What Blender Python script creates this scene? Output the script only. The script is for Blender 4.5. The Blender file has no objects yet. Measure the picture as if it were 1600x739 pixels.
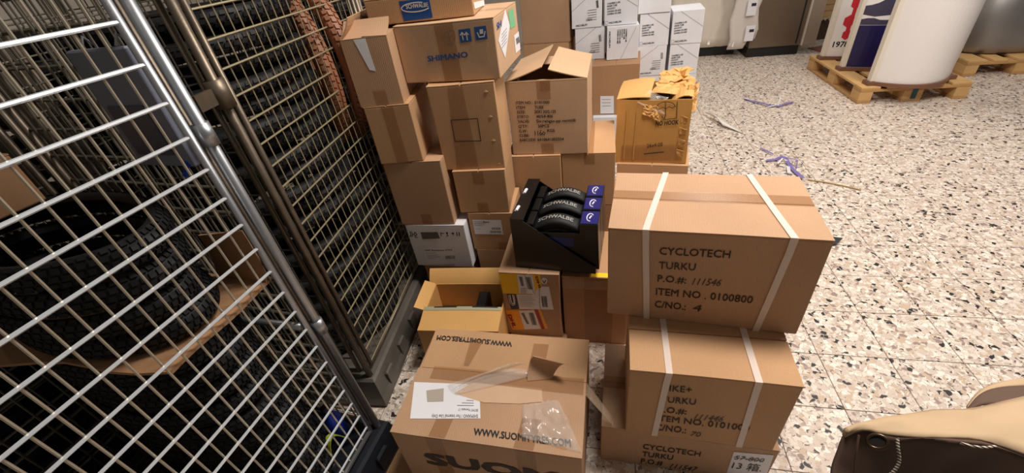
import bpy, bmesh, math, random
from mathutils import Vector, Matrix, noise
random.seed(7)
noise.seed_set(11)
def nvec(p):
    return Vector((noise.noise(p), noise.noise(p + Vector((31.4, 7.7, 2.3))), noise.noise(p + Vector((5.1, 47.3, 19.9)))))
SC = bpy.context.scene
COL = SC.collection
PI = math.pi

# ------------------------------------------------------------------ camera
F, PITCH, ROLL, H = 655.0, .618, -.140, 1.58
def _rows():
    cp, sp = math.cos(PITCH), math.sin(PITCH)
    R = Matrix(((1, 0, 0), (0, -sp, -cp), (0, cp, -sp)))
    c, s = math.cos(ROLL), math.sin(ROLL)
    return Matrix(((c, -s, 0), (s, c, 0), (0, 0, 1))) @ R
RW = _rows(); RT = RW.transposed()
CAMP = Vector((0, 0, H))
def ray(u, v): return RT @ Vector(((u - 800) / F, (v - 369.5) / F, 1))
def U(u, v, z=0.0):
    d = ray(u, v); return CAMP + d * ((z - H) / d.z)
cd = bpy.data.cameras.new('camera'); cam = bpy.data.objects.new('camera', cd); COL.objects.link(cam)
cd.sensor_width = 36; cd.lens = F / 1600 * 36; cd.clip_start = .02; cd.clip_end = 60
M = Matrix((RW[0], -RW[1], -RW[2])).transposed().to_4x4(); M.translation = CAMP
cam.matrix_world = M
SC.camera = cam

# ------------------------------------------------------------------ light
SC.view_settings.view_transform = 'Standard'; SC.view_settings.look = 'None'
SC.view_settings.exposure = 0.0; SC.view_settings.gamma = 1; SC.view_settings.use_curve_mapping = False
W = bpy.data.worlds.new('world'); SC.world = W; W.use_nodes = True
W.node_tree.nodes['Background'].inputs[0].default_value = (1.0, .93, .86, 1)
W.node_tree.nodes['Background'].inputs[1].default_value = .11
def area(name, loc, size, power, color=(1, .87, .74), target=None):
    l = bpy.data.lights.new(name, 'AREA'); l.shape = 'RECTANGLE'; l.size, l.size_y = size
    l.energy = power; l.color = color
    o = bpy.data.objects.new(name, l); COL.objects.link(o); o.location = loc
    if target: o.rotation_euler = (Vector(target) - Vector(loc)).to_track_quat('-Z', 'Y').to_euler()
    return o
LC = (1, .93, .86)
area('ceiling_lamp_light', (.95, 1.28, 3.2), (.9, .5), 88, LC)
area('ceiling_lamp_light', (3.1, 1.8, 3.2), (.5, 2.0), 72, LC)
area('ceiling_lamp_light', (2.6, 4.6, 3.2), (.5, 1.8), 34, LC)

# ------------------------------------------------------------------ materials
MATS = {}
def new_mat(name):
    m = bpy.data.materials.new(name); m.use_nodes = True
    return m, m.node_tree.nodes, m.node_tree.links, m.node_tree.nodes['Principled BSDF']
def srgb(r, g, b):
    f = lambda c: ((c / 255 + .055) / 1.055) ** 2.4 if c > 10 else c / 255 / 12.92
    return (f(r), f(g), f(b), 1)
def plain(name, col, rough=.6, metal=0, alpha=1, spec=.5, vary=.0, scale=30, bump=0.0, trans=0):
    if name in MATS: return MATS[name]
    m, n, l, b = new_mat(name)
    b.inputs['Base Color'].default_value = col; b.inputs['Roughness'].default_value = rough
    b.inputs['Metallic'].default_value = metal; b.inputs['Alpha'].default_value = alpha
    b.inputs['Specular IOR Level'].default_value = spec
    b.inputs['Transmission Weight'].default_value = trans
    if vary or bump:
        g = n.new('ShaderNodeNewGeometry'); t = n.new('ShaderNodeTexNoise'); t.inputs['Scale'].default_value = scale
        t.inputs['Detail'].default_value = 4; l.new(g.outputs['Position'], t.inputs['Vector'])
        if vary:
            mx = n.new('ShaderNodeMix'); mx.data_type = 'RGBA'
            mx.inputs['A'].default_value = tuple(c * (1 - vary) for c in col[:3]) + (1,)
            mx.inputs['B'].default_value = tuple(min(1, c * (1 + vary)) for c in col[:3]) + (1,)
            l.new(t.outputs['Fac'], mx.inputs['Factor']); l.new(mx.outputs['Result'], b.inputs['Base Color'])
        if bump:
            bp = n.new('ShaderNodeBump'); bp.inputs['Strength'].default_value = bump; bp.inputs['Distance'].default_value = .01
            l.new(t.outputs['Fac'], bp.inputs['Height']); l.new(bp.outputs['Normal'], b.inputs['Normal'])
    MATS[name] = m; return m
def card(name, col, rough=.72):
    """kraft board: blotchy tone, faint flute lines, soft bump; pattern offset per object"""
    if name in MATS: return MATS[name]
    m, n, l, b = new_mat(name)
    tc = n.new('ShaderNodeTexCoord'); oi = n.new('ShaderNodeObjectInfo')
    ad = n.new('ShaderNodeVectorMath'); ad.operation = 'ADD'
    l.new(tc.outputs['Object'], ad.inputs[0]); l.new(oi.outputs['Random'], ad.inputs[1])
    t1 = n.new('ShaderNodeTexNoise'); t1.inputs['Scale'].default_value = 5; t1.inputs['Detail'].default_value = 5
    t2 = n.new('ShaderNodeTexNoise'); t2.inputs['Scale'].default_value = 220; t2.inputs['Detail'].default_value = 2
    l.new(ad.outputs[0], t1.inputs['Vector']); l.new(ad.outputs[0], t2.inputs['Vector'])
    wv = n.new('ShaderNodeTexWave'); wv.inputs['Scale'].default_value = 42; wv.inputs['Distortion'].default_value = 1.0
    l.new(ad.outputs[0], wv.inputs['Vector'])
    m1 = n.new('ShaderNodeMix'); m1.data_type = 'RGBA'
    m1.inputs['A'].default_value = tuple(c * .84 for c in col[:3]) + (1,); m1.inputs['B'].default_value = tuple(min(1, c * 1.12) for c in col[:3]) + (1,)
    l.new(t1.outputs['Fac'], m1.inputs['Factor'])
    m2 = n.new('ShaderNodeMix'); m2.data_type = 'RGBA'; m2.blend_type = 'MULTIPLY'; m2.inputs['Factor'].default_value = .22
    l.new(m1.outputs['Result'], m2.inputs['A']); l.new(t2.outputs['Color'], m2.inputs['B'])
    l.new(m2.outputs['Result'], b.inputs['Base Color'])
    b.inputs['Roughness'].default_value = rough; b.inputs['Specular IOR Level'].default_value = .3
    am = n.new('ShaderNodeMath'); am.operation = 'MULTIPLY_ADD'; am.inputs[1].default_value = .12
    l.new(wv.outputs['Fac'], am.inputs[0]); l.new(t1.outputs['Fac'], am.inputs[2])
    bp = n.new('ShaderNodeBump'); bp.inputs['Strength'].default_value = .25; bp.inputs['Distance'].default_value = .006
    l.new(am.outputs[0], bp.inputs['Height']); l.new(bp.outputs['Normal'], b.inputs['Normal'])
    MATS[name] = m; return m
KRAFT = card('kraft_board', srgb(196, 156, 122))
KRAFT2 = card('kraft_board_warm', srgb(202, 158, 116))
KRAFT3 = card('kraft_board_pale', srgb(210, 172, 136))
KRAFTD = card('kraft_board_brown', srgb(184, 140, 102))
OCHRE = card('ochre_board', srgb(230, 178, 108), .55)
AMBER = card('amber_varnished_board', srgb(206, 154, 86), .38)
INNER = card('kraft_inside', srgb(170, 122, 82))
WHITEB = card('white_board', srgb(240, 239, 243), .5)
INK = plain('black_ink', srgb(52, 36, 28), .7)
INKB = plain('hard_black_ink', srgb(26, 22, 22), .6)
PEN = plain('marker_ink', srgb(40, 26, 22), .5)
BLUEINK = plain('blue_ink', srgb(36, 84, 150), .6)
GREYINK = plain('grey_ink', srgb(120, 112, 112), .7)
PAPER = plain('label_paper', srgb(232, 230, 234), .5, vary=.03)
TAPE = plain('brown_tape', srgb(168, 120, 76), .22, alpha=.42)
TAPEC = plain('clear_tape', srgb(214, 190, 160), .14, alpha=.28)
FILM = plain('clear_film', srgb(245, 238, 230), .07, alpha=.14, spec=.8)
STRAP = plain('white_strap', srgb(244, 228, 216), .35, alpha=.62)
YEL = plain('yellow_label', srgb(250, 196, 10), .5)
ORG = plain('orange_label', srgb(250, 166, 14), .5)
RED = plain('red_ink', srgb(150, 20, 16), .5)
NAVY = plain('navy_print', srgb(30, 28, 66), .45)
STEEL = plain('galvanised_steel', srgb(170, 172, 176), .38, metal=.85, vary=.12, scale=60)
WIREM = plain('bright_wire', srgb(222, 226, 230), .3, metal=.45)
WIREV = plain('dull_wire', srgb(190, 180, 160), .36, metal=.7)
OLDWIRE = plain('yellowed_wire', srgb(176, 164, 132), .45, metal=.6, vary=.15, scale=40)
SHADEWIRE = plain('shaded_wire', srgb(110, 104, 92), .5, metal=.6)  # wire colour darkened to stand in for shade on other panels and far cages
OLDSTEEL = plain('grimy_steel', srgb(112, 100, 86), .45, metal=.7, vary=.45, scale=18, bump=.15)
BLACKP = plain('black_plastic', srgb(30, 34, 42), .42, vary=.2, scale=14)
GREYP = plain('scuffed_plastic', srgb(96, 90, 82), .5, vary=.3, scale=12, bump=.1)
RUBBER = plain('tyre_rubber', srgb(22, 21, 22), .62, vary=.25, scale=30, spec=.35)
BRUBBER = plain('brown_rubber', srgb(150, 98, 70), .6, vary=.12, scale=30)
GLOSSB = plain('black_gloss_card', srgb(15, 15, 17), .3, spec=.5)

# ------------------------------------------------------------------ basic objects
def link(name, verts, faces, mat, parent=None, smooth=False):
    me = bpy.data.meshes.new(name); me.from_pydata([tuple(v) for v in verts], [], faces); me.update()
    if smooth: me.polygons.foreach_set('use_smooth', [True] * len(me.polygons))
    if mat: me.materials.append(mat)
    o = bpy.data.objects.new(name, me); COL.objects.link(o)
    if parent: o.parent = parent
    return o
def tag(o, label=None, cat=None, group=None, kind=None):
    if label: o['label'] = label
    if cat: o['category'] = cat
    if group: o['group'] = group
    if kind: o['kind'] = kind
    return o
def empty(name, loc, rz=0):
    o = bpy.data.objects.new(name, None); COL.objects.link(o); o.location = loc; o.rotation_euler = (0, 0, rz)
    o.empty_display_size = .1; return o
class MB:
    """collects shapes of ONE piece"""
    def __init__(s): s.v = []; s.f = []
    def add(s, vs, fs):
        k = len(s.v); s.v += [Vector(v) for v in vs]; s.f += [tuple(i + k for i in f) for f in fs]; return s
    def box(s, a, b, c=.0):
        (x0, y0, z0), (x1, y1, z1) = a, b
        if c:
            vs = []
            for z, i in ((z0, c), (z0 + c, 0), (z1 - c, 0), (z1, c)):
                vs += [(x0 + i, y0 + i, z), (x1 - i, y0 + i, z), (x1 - i, y1 - i, z), (x0 + i, y1 - i, z)]
            fs = [(3, 2, 1, 0), (12, 13, 14, 15)]
            for k in range(3):
                for j in range(4): fs.append((k*4+j, k*4+(j+1) % 4, k*4+4+(j+1) % 4, k*4+4+j))
            return s.add(vs, fs)
        return s.add([(x0,y0,z0),(x1,y0,z0),(x1,y1,z0),(x0,y1,z0),(x0,y0,z1),(x1,y0,z1),(x1,y1,z1),(x0,y1,z1)],
                     [(3,2,1,0),(4,5,6,7),(0,1,5,4),(1,2,6,5),(2,3,7,6),(3,0,4,7)])
    def tube(s, pts, r, n=8, closed=False):
        pts = [Vector(p) for p in pts]; m = len(pts); rings = []
        up = None
        for i, p in enumerate(pts):
            a = pts[i - 1] if (i > 0 or closed) else p; b = pts[(i + 1) % m] if (i < m - 1 or closed) else p
            t = (b - a).normalized()
            if up is None: up = t.orthogonal().normalized()
            up = (up - t * up.dot(t)).normalized(); w = t.cross(up)
            rr = r[i] if isinstance(r, (list, tuple)) else r
            rings.append([p + (up * math.cos(2*PI*k/n) + w * math.sin(2*PI*k/n)) * rr for k in range(n)])
        fs = []
        for i in range(m if closed else m - 1):
            j = (i + 1) % m
            for k in range(n): fs.append((i*n+k, i*n+(k+1) % n, j*n+(k+1) % n, j*n+k))
        if not closed: fs += [tuple(range(n-1, -1, -1)), tuple((m-1)*n+k for k in range(n))]
        return s.add([q for rg in rings for q in rg], fs)
    def sheet(s, grid, th):
        """grid[i][j] of points -> thick sheet"""
        ni, nj = len(grid), len(grid[0]); g = [[Vector(p) for p in r] for r in grid]; top = []; bot = []
        for i in range(ni):
            for j in range(nj):
                a = g[min(i+1, ni-1)][j] - g[max(i-1, 0)][j]; b = g[i][min(j+1, nj-1)] - g[i][max(j-1, 0)]
                nn = a.cross(b); nn = nn.normalized() if nn.length > 1e-12 else Vector((0, 0, 1))
                top.append(g[i][j] + nn * th / 2); bot.append(g[i][j] - nn * th / 2)
        N = ni * nj; fs = []
        for i in range(ni - 1):
            for j in range(nj - 1):
                a, b, c, d = i*nj+j, (i+1)*nj+j, (i+1)*nj+j+1, i*nj+j+1
                fs += [(a, b, c, d), (N+d, N+c, N+b, N+a)]
        per = [i*nj for i in range(ni)] + [(ni-1)*nj+j for j in range(1, nj)] + [i*nj+nj-1 for i in range(ni-2, -1, -1)] + [j for j in range(nj-2, 0, -1)]
        for k in range(len(per)):
            a, b = per[k], per[(k+1) % len(per)]; fs.append((b, a, N+a, N+b))
        return s.add(top + bot, fs)
    def warp(s, fn): s.v = [fn(v) for v in s.v]; return s
    def build(s, name, mat, parent=None, smooth=False): return link(name, s.v, s.f, mat, parent, smooth)

# ------------------------------------------------------------------ text
TXT = {}
def text_mesh(body, bold=0.0):
    key = (body, bold)
    if key in TXT: return TXT[key]
    c = bpy.data.curves.new('t', 'FONT'); c.body = body; c.size = 1; c.resolution_u = 2
    o = bpy.data.objects.new('t', c); COL.objects.link(o)
    dg = bpy.context.evaluated_depsgraph_get(); dg.update()
    me = bpy.data.meshes.new_from_object(o.evaluated_get(dg))
    vs = [Vector(v.co) for v in me.vertices]; fs = [tuple(p.vertices) for p in me.polygons]
    bpy.data.objects.remove(o); bpy.data.curves.remove(c); bpy.data.meshes.remove(me)
    if not vs: vs = [Vector((0, 0, 0)), Vector((1, 0, 0)), Vector((0, 1, 0))]; fs = [(0, 1, 2)]
    if bold > .004:
        b_ = bold * .8; n_ = len(vs); base = list(vs); bf = list(fs); vs = []; fs = []
        for q, (ax_, ay_) in enumerate(((-1, -1), (1, -1), (1, 1), (-1, 1), (0, 0))):
            vs += [v + Vector((ax_ * b_, ay_ * b_ * .7, 0)) for v in base]; fs += [tuple(i + q * n_ for i in f) for f in bf]
    x0 = min(v.x for v in vs); x1 = max(v.x for v in vs)
    TXT[key] = ([Vector(((v.x - x0) / (x1 - x0), v.y / .72, 0)) for v in vs], fs); return TXT[key]

# ------------------------------------------------------------------ cartons
class Carton:
    """root Empty at the front-left bottom corner; x right, y back, z up"""
    def __init__(s, name, label, loc, yaw, w, d, h, mat=KRAFT, cat='box', group=None, top='y', seed=0, wob=.003,
                 open_top=False, flaps=None, lid=True, r=.004):
        s.w, s.d, s.h, s.mat, s.seed, s.wob = w, d, h, mat, seed, wob
        s.root = empty(name, loc, yaw); tag(s.root, label, cat, group)
        s.MW = Matrix.Translation(loc) @ Matrix.Rotation(yaw, 4, 'Z'); s.MI = s.MW.inverted()
        s.open = open_top
        if open_top: s._open_body()
        else:
            s._body(r, .0035 if lid else 0)
            if lid:
                g = .0025
                if top == 'x':   # seam runs along x
                    cells = ((0, 0, w, d / 2 - g), (0, d / 2 + g, w, d))
                else:            # seam runs along y
                    cells = ((0, 0, w / 2 - g, d), (w / 2 + g, 0, w, d))
                for (a, b, c, e) in cells: s.flat_flap(a, b, c, e)
    def D(s, p):
        k = 3.2; q = Vector(p) * k + Vector((s.seed * 7.3, s.seed * 3.1, s.seed * 1.7))
        return Vector(p) + nvec(q) * s.wob
    def _body(s, r, drop):
        w, d, h = s.w, s.d, s.h - drop
        def ax(L):
            m = max(2, int(L / .06)); return [0, r] + [r + (L - 2*r) * i / m for i in range(1, m)] + [L - r, L]
        X, Y, Z = ax(w), ax(d), ax(h); vs = {}; out = []; fs = []
        def vid(x, y, z):
            if (x, y, z) not in vs:
                q = Vector((min(max(x, r), w - r), min(max(y, r), d - r), min(max(z, r), h - r))); e = Vector((x, y, z)) - q
                vs[(x, y, z)] = len(out); out.append(s.D(q + e.normalized() * r))
            return vs[(x, y, z)]
        for i in range(len(X)-1):
            for j in range(len(Y)-1):
                fs.append((vid(X[i],Y[j],0), vid(X[i],Y[j+1],0), vid(X[i+1],Y[j+1],0), vid(X[i+1],Y[j],0)))
                fs.append((vid(X[i],Y[j],h), vid(X[i+1],Y[j],h), vid(X[i+1],Y[j+1],h), vid(X[i],Y[j+1],h)))
            for k in range(len(Z)-1):
                fs.append((vid(X[i],0,Z[k]), vid(X[i+1],0,Z[k]), vid(X[i+1],0,Z[k+1]), vid(X[i],0,Z[k+1])))
                fs.append((vid(X[i],d,Z[k]), vid(X[i],d,Z[k+1]), vid(X[i+1],d,Z[k+1]), vid(X[i+1],d,Z[k])))
        for j in range(len(Y)-1):
            for k in range(len(Z)-1):
                fs.append((vid(0,Y[j],Z[k]), vid(0,Y[j],Z[k+1]), vid(0,Y[j+1],Z[k+1]), vid(0,Y[j+1],Z[k])))
                fs.append((vid(w,Y[j],Z[k]), vid(w,Y[j+1],Z[k]), vid(w,Y[j+1],Z[k+1]), vid(w,Y[j],Z[k+1])))
        s.body = link('body', out, fs, s.mat, s.root)
    def _open_body(s):
        t = .005; w, d, h = s.w, s.d, s.h; m = MB(); n = 6
        def wall(a, b):
            a = Vector(a); b = Vector(b)
            m.sheet([[s.D(a.lerp(b, i / n) + Vector((0, 0, h * k / n))) for k in range(n + 1)] for i in range(n + 1)], t)
        q = t / 2
        wall((0, q, 0), (w, q, 0)); wall((w, d - q, 0), (0, d - q, 0)); wall((w - q, t, 0), (w - q, d - t, 0)); wall((q, d - t, 0), (q, t, 0))
        m.box((t, t, .0), (w - t, d - t, .006))
        s.body = m.build('body', s.mat, s.root)
    def flat_flap(s, x0, y0, x1, y1, z=None, t=.0035, lift=None, name='flap', mat=None):
        z = s.h if z is None else z; n = 7; g = []
        for i in range(n + 1):
            r = []
            for j in range(n + 1):
                a, b = x0 + (x1 - x0) * i / n, y0 + (y1 - y0) * j / n
                p = s.D(Vector((a, b, s.h))) + Vector((0, 0, z - s.h - t / 2))
                if lift: p.z += lift(a, b)
                r.append(p)
            g.append(r)
        return MB().sheet(g, t).build(name, mat or s.mat, s.root)
    def flap(s, side, length, ang, t=.004, lo=0.0, hi=None, bend=0.0, name='flap', mat=None, skew=0.0):
        """hinged flap on the top edge of a side; ang 0 = lying closed, 90 = upright, >90 outwards"""
        L = {'F': s.w, 'K': s.w, 'L': s.d, 'R': s.d}[side]; hi = L if hi is None else hi; n = 6; g = []
        for i in range(n + 1):
            r = []
            for j in range(n + 1):
                e = lo + (hi - lo) * i / n; k = length * j / n
                a = math.radians(ang) + bend * j / n
                inn, up = k * math.cos(a), k * math.sin(a); e2 = e + skew * k * (1 - 2 * i / n)
                p = {'F': (e2, inn, s.h + up), 'K': (e2, s.d - inn, s.h + up), 'L': (inn, e2, s.h + up), 'R': (s.w - inn, e2, s.h + up)}[side]
                r.append(s.D(p))
            g.append(r)
        return MB().sheet(g, t).build(name, mat or s.mat, s.root)
    # --- face helpers: F front, T top, R right, L left
    def P(s, face, a, b, e=0.0):
        return {'F': Vector((a, -e, b)), 'T': Vector((a, b, s.h + e)), 'R': Vector((s.w + e, a, b)), 'L': Vector((-e, s.d - a, b))}[face]
    def px(s, face, u, v):
        o = s.MI @ CAMP; d = s.MI.to_3x3() @ ray(u, v)
        if face == 'F': t = -o.y / d.y; q = o + d * t; return Vector((q.x, q.z))
        if face == 'T': t = (s.h - o.z) / d.z; q = o + d * t; return Vector((q.x, q.y))
        if face == 'R': t = (s.w - o.x) / d.x; q = o + d * t; return Vector((q.y, q.z))
    def clampab(s, face, q):
        m = {'F': (s.w, s.h), 'T': (s.w, s.d), 'R': (s.d, s.h), 'L': (s.d, s.h)}[face]
        return Vector((min(max(q.x, .001), m[0] - .001), min(max(q.y, .001), m[1] - .001)))
    def quad(s, name, mat, face, pts, e=.0012, label=None, parent=None, clamp=True, n=5):
        """pts: four corners bl, br, tr, tl in face metres"""
        pts = [s.clampab(face, Vector(p)) if clamp else Vector(p) for p in pts]; vs = []; fs = []
        for i in range(n + 1):
            for j in range(n + 1):
                a = pts[0].lerp(pts[1], i / n); b = pts[3].lerp(pts[2], i / n); q = a.lerp(b, j / n)
                vs.append(s.D(s.P(face, q.x, q.y, e)))
        for i in range(n):
            for j in range(n): k = i * (n + 1) + j; fs.append((k, k + n + 1, k + n + 2, k + 1))
        if face == 'T' and False: pass
        o = link(name, vs, fs, mat, parent or s.root)
        if label: o['label'] = label
        return o
    def quadpx(s, name, mat, face, pts, **k): return s.quad(name, mat, face, [s.px(face, *p) for p in pts], **k)
    def text(s, body, face, bl, br, tl, mat=INK, bold=.012, e=.0018, px=True, name='printed_text', parent=None):
        if px: bl, br, tl = (s.px(face, *q) for q in (bl, br, tl))
        bl, br, tl = Vector(bl), Vector(br), Vector(tl)
        vs, fs = text_mesh(body, bold); out = []
        for v in vs:
            q = bl + (br - bl) * v.x + (tl - bl) * v.y; out.append(s.D(s.P(face, q.x, q.y, e)))
        return link(name, out, fs, mat, parent or s.root)
    def bars(s, face, bl, br, tl, n=22, mat=INKB, e=.002, px=True, name='barcode', horizontal=False, parent=None, fill=.5):
        if px: bl, br, tl = (s.px(face, *q) for q in (bl, br, tl))
        bl, br, tl = Vector(bl), Vector(br), Vector(tl); vs = []; fs = []; rnd = random.Random(n + s.seed)
        for i in range(n):
            a0 = i / n; a1 = a0 + (rnd.random() * .6 + .3) * fill * 2 / n / 1.2
            for (x, y) in ((a0, 0), (a1, 0), (a1, 1), (a0, 1)):
                if horizontal: x, y = (y if y == 0 else .55 + .45 * rnd.random()), x
                q = bl + (br - bl) * x + (tl - bl) * y; vs.append(s.D(s.P(face, q.x, q.y, e)))
            fs.append((4*i, 4*i+1, 4*i+2, 4*i+3))
        return link(name, vs, fs, mat, parent or s.root)
    def poly(s, name, mat, face, pts, e=.0018, px=True, parent=None):
        q = [s.px(face, *p) if px else Vector(p) for p in pts]
        return link(name, [s.D(s.P(face, p.x, p.y, e)) for p in q], [tuple(range(len(q)))], mat, parent or s.root)
    def stroke(s, name, mat, face, pts, wd, e=.0018, px=True, closed=False, parent=None):
        q = [s.px(face, *p) if px else Vector(p) for p in pts]; vs = []; fs = []
        seg = list(zip(q, q[1:] + q[:1])) if closed else list(zip(q, q[1:]))
        for a, b in seg:
            t = (b - a).normalized(); n = Vector((-t.y, t.x)) * wd / 2; k = len(vs)
            for p in (a - n - t * wd / 2, b - n + t * wd / 2, b + n + t * wd / 2, a + n - t * wd / 2): vs.append(s.D(s.P(face, p.x, p.y, e)))
            fs.append((k, k+1, k+2, k+3))
        return link(name, vs, fs, mat, parent or s.root)
    def tape(s, mat=TAPE, c=.5, wd=.05, face='F', lo=0.0, hi=1.0, e=.0009, name='tape', skew=0.0):
        """strip on a face; across = position along the face's first axis, running along the second"""
        A, B = {'F': (s.w, s.h), 'T': (s.w, s.d), 'R': (s.d, s.h)}[face]
        x = c * A
        return s.quad(name, mat, face, [(x - wd/2, lo*B), (x + wd/2, lo*B), (x + wd/2 + skew, hi*B), (x - wd/2 + skew, hi*B)], e=e, n=8)
    def tape_across(s, mat=TAPE, c=.5, wd=.05, face='T', e=.0009, name='tape'):
        A, B = {'F': (s.w, s.h), 'T': (s.w, s.d), 'R': (s.d, s.h)}[face]; y = c * B
        return s.quad(name, mat, face, [(.001, y - wd/2), (A - .001, y - wd/2), (A - .001, y + wd/2), (.001, y + wd/2)], e=e, n=8)
def Z(ox, oy, sc):
    return lambda *pts: [(ox + x / sc, oy + y / sc) for x, y in pts]

# ================================================================== THE SETTING
TS, TX, TY, TH = .25819, 1.09938, 1.62526, -.26128
def terrazzo():
    m, n, l, b = new_mat('terrazzo')
    g = n.new('ShaderNodeNewGeometry'); oi = n.new('ShaderNodeObjectInfo')
    ad = n.new('ShaderNodeVectorMath'); ad.operation = 'MULTIPLY_ADD'; ad.inputs[1].default_value = (1, 1, .0)
    cx = n.new('ShaderNodeCombineXYZ'); mu = n.new('ShaderNodeMath'); mu.operation = 'MULTIPLY'; mu.inputs[1].default_value = 13
    l.new(oi.outputs['Random'], mu.inputs[0]); l.new(mu.outputs[0], cx.inputs[0]); l.new(mu.outputs[0], cx.inputs[1])
    l.new(g.outputs['Position'], ad.inputs[0]); l.new(cx.outputs[0], ad.inputs[2])
    nz = n.new('ShaderNodeTexNoise'); nz.inputs['Scale'].default_value = 45; nz.inputs['Detail'].default_value = 1
    l.new(ad.outputs[0], nz.inputs['Vector'])
    wp = n.new('ShaderNodeVectorMath'); wp.operation = 'MULTIPLY_ADD'; wp.inputs[1].default_value = (.03, .03, 0)
    l.new(nz.outputs['Color'], wp.inputs[0]); l.new(ad.outputs[0], wp.inputs[2])
    def layer(scale, stops, edge):
        v = n.new('ShaderNodeTexVoronoi'); v.voronoi_dimensions = '2D'; v.inputs['Scale'].default_value = scale; l.new(wp.outputs[0], v.inputs['Vector'])
        e = n.new('ShaderNodeTexVoronoi'); e.voronoi_dimensions = '2D'; e.feature = 'DISTANCE_TO_EDGE'; e.inputs['Scale'].default_value = scale; l.new(wp.outputs[0], e.inputs['Vector'])
        s = n.new('ShaderNodeSeparateColor'); l.new(v.outputs['Color'], s.inputs[0])
        r = n.new('ShaderNodeValToRGB'); r.color_ramp.interpolation = 'CONSTANT'
        els = r.color_ramp.elements
        while len(els) < len(stops): els.new(.5)
        for el, (p, c) in zip(els, stops): el.position = p; el.color = c
        l.new(s.outputs[0], r.inputs['Fac'])
        gt = n.new('ShaderNodeMath'); gt.operation = 'GREATER_THAN'; gt.inputs[1].default_value = edge; l.new(e.outputs['Distance'], gt.inputs[0])
        return r.outputs['Color'], gt.outputs[0], s.outputs[1]
    big, bm, sel = layer(58, [(0, srgb(46, 42, 42)), (.07, srgb(154, 132, 124)), (.16, srgb(198, 174, 148)), (.27, srgb(224, 210, 196)), (.55, srgb(206, 189, 174)), (.8, srgb(236, 225, 213))], .07)
    sml, sm, _ = layer(135, [(0, srgb(64, 58, 56)), (.09, srgb(172, 152, 140)), (.25, srgb(222, 207, 193)), (.6, srgb(200, 184, 169))], .06)
    base = srgb(186, 171, 157)
    m1 = n.new('ShaderNodeMix'); m1.data_type = 'RGBA'; m1.inputs['A'].default_value = base; l.new(sm, m1.inputs['Factor']); l.new(sml, m1.inputs['B'])
    g2 = n.new('ShaderNodeMath'); g2.operation = 'LESS_THAN'; g2.inputs[1].default_value = .78; l.new(sel, g2.inputs[0])
    g3 = n.new('ShaderNodeMath'); g3.operation = 'MULTIPLY'; l.new(g2.outputs[0], g3.inputs[0]); l.new(bm, g3.inputs[1])
    m2 = n.new('ShaderNodeMix'); m2.data_type = 'RGBA'; l.new(m1.outputs['Result'], m2.inputs['A']); l.new(big, m2.inputs['B']); l.new(g3.outputs[0], m2.inputs['Factor'])
    l.new(m2.outputs['Result'], b.inputs['Base Color'])
    b.inputs['Roughness'].default_value = .42; b.inputs['Specular IOR Level'].default_value = .35
    return m
TER = terrazzo()
GROUT = plain('grout', srgb(96, 88, 82), .9)
fl = MB().box((-3.2, -2.0, -.05), (9.5, 9.5, -.003)).build('floor', GROUT); tag(fl, 'pale terrazzo tile floor', None, None, 'structure')
ct, st = math.cos(TH), math.sin(TH)
def tile_mesh(mb, m=None):
    a, g, c = TS / 2 - .0012, .0014, .0014
    vs = [(-a, -a, -.004), (a, -a, -.004), (a, a, -.004), (-a, a, -.004), (-a, -a, -c), (a, -a, -c), (a, a, -c), (-a, a, -c),
          (-a+g, -a+g, 0), (a-g, -a+g, 0), (a-g, a-g, 0), (-a+g, a-g, 0)]
    fs = [(8, 9, 10, 11)] + [(k, (k+1) % 4, 4+(k+1) % 4, 4+k) for k in range(4)] + [(4+k, 4+(k+1) % 4, 8+(k+1) % 4, 8+k) for k in range(4)]
    return mb.add([m @ Vector(v) for v in vs] if m else vs, fs)
cells = []
for i in range(-16, 34):
    for j in range(-34, 16):
        x = TX + ct * (i + .5) * TS + st * (j + .5) * TS; y = TY + st * (i + .5) * TS - ct * (j + .5) * TS
        if -3.1 < x < 9.3 and -1.9 < y < 9.3:
            p = RW @ (Vector((x, y, 0)) - CAMP); vis = False
            if p.z > .3:
                u, v = 800 + F * p.x / p.z, 369.5 + F * p.y / p.z
                vis = -40 < u < 1640 and -20 < v < 790 and (u > 980 or (u > 420 and v > 400))
            cells.append((0 if vis else 1, p.length, x, y))
cells.sort()
tm = None; far = MB()
for k, (vz, ds, x, y) in enumerate(cells):
    mm = Matrix.Translation((x, y, 0)) @ Matrix.Rotation(TH, 4, 'Z')
    if k < 290 and vz == 0:
        if tm is None: t = tile_mesh(MB()).build('floor_tile', TER, fl); tm = t.data
        else: t = bpy.data.objects.new('floor_tile', tm); COL.objects.link(t); t.parent = fl
        t.location = (x, y, 0); t.rotation_euler = (0, 0, TH)
    else: tile_mesh(far, mm)
tag(far.build('far_tiles', TER, fl), kind='stuff')
WALLM = plain('white_wall_paint', srgb(214, 204, 190), .8, vary=.04, scale=6, bump=.1)
wyaw = TH
wb = empty('wall_back', U(1310, 24), wyaw); tag(wb, 'white painted block wall with pale wooden skirting', None, None, 'structure')
MB().box((-6.5, .02, 0), (4.5, .25, 3.2)).build('wall_core', WALLM, wb)
for r in range(16):
    for c in range(-4, 10):
        zz = .34 + r * .195; xx = c * .4 + (.2 if r % 2 else 0) - .6
        if zz < 1.0: MB().box((xx + .004, 0, zz + .004), (xx + .396, .03, zz + .191), .004).build('block', WALLM, wb)
WOODW = plain('pale_wall_wood', srgb(196, 160, 112), .6, vary=.1, scale=20)
for k in range(4): MB().box((-2.2, -.03, .0 + k * .085), (3.2, .02, .08 + k * .085), .004).build('skirting_board', WOODW, wb)
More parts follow.
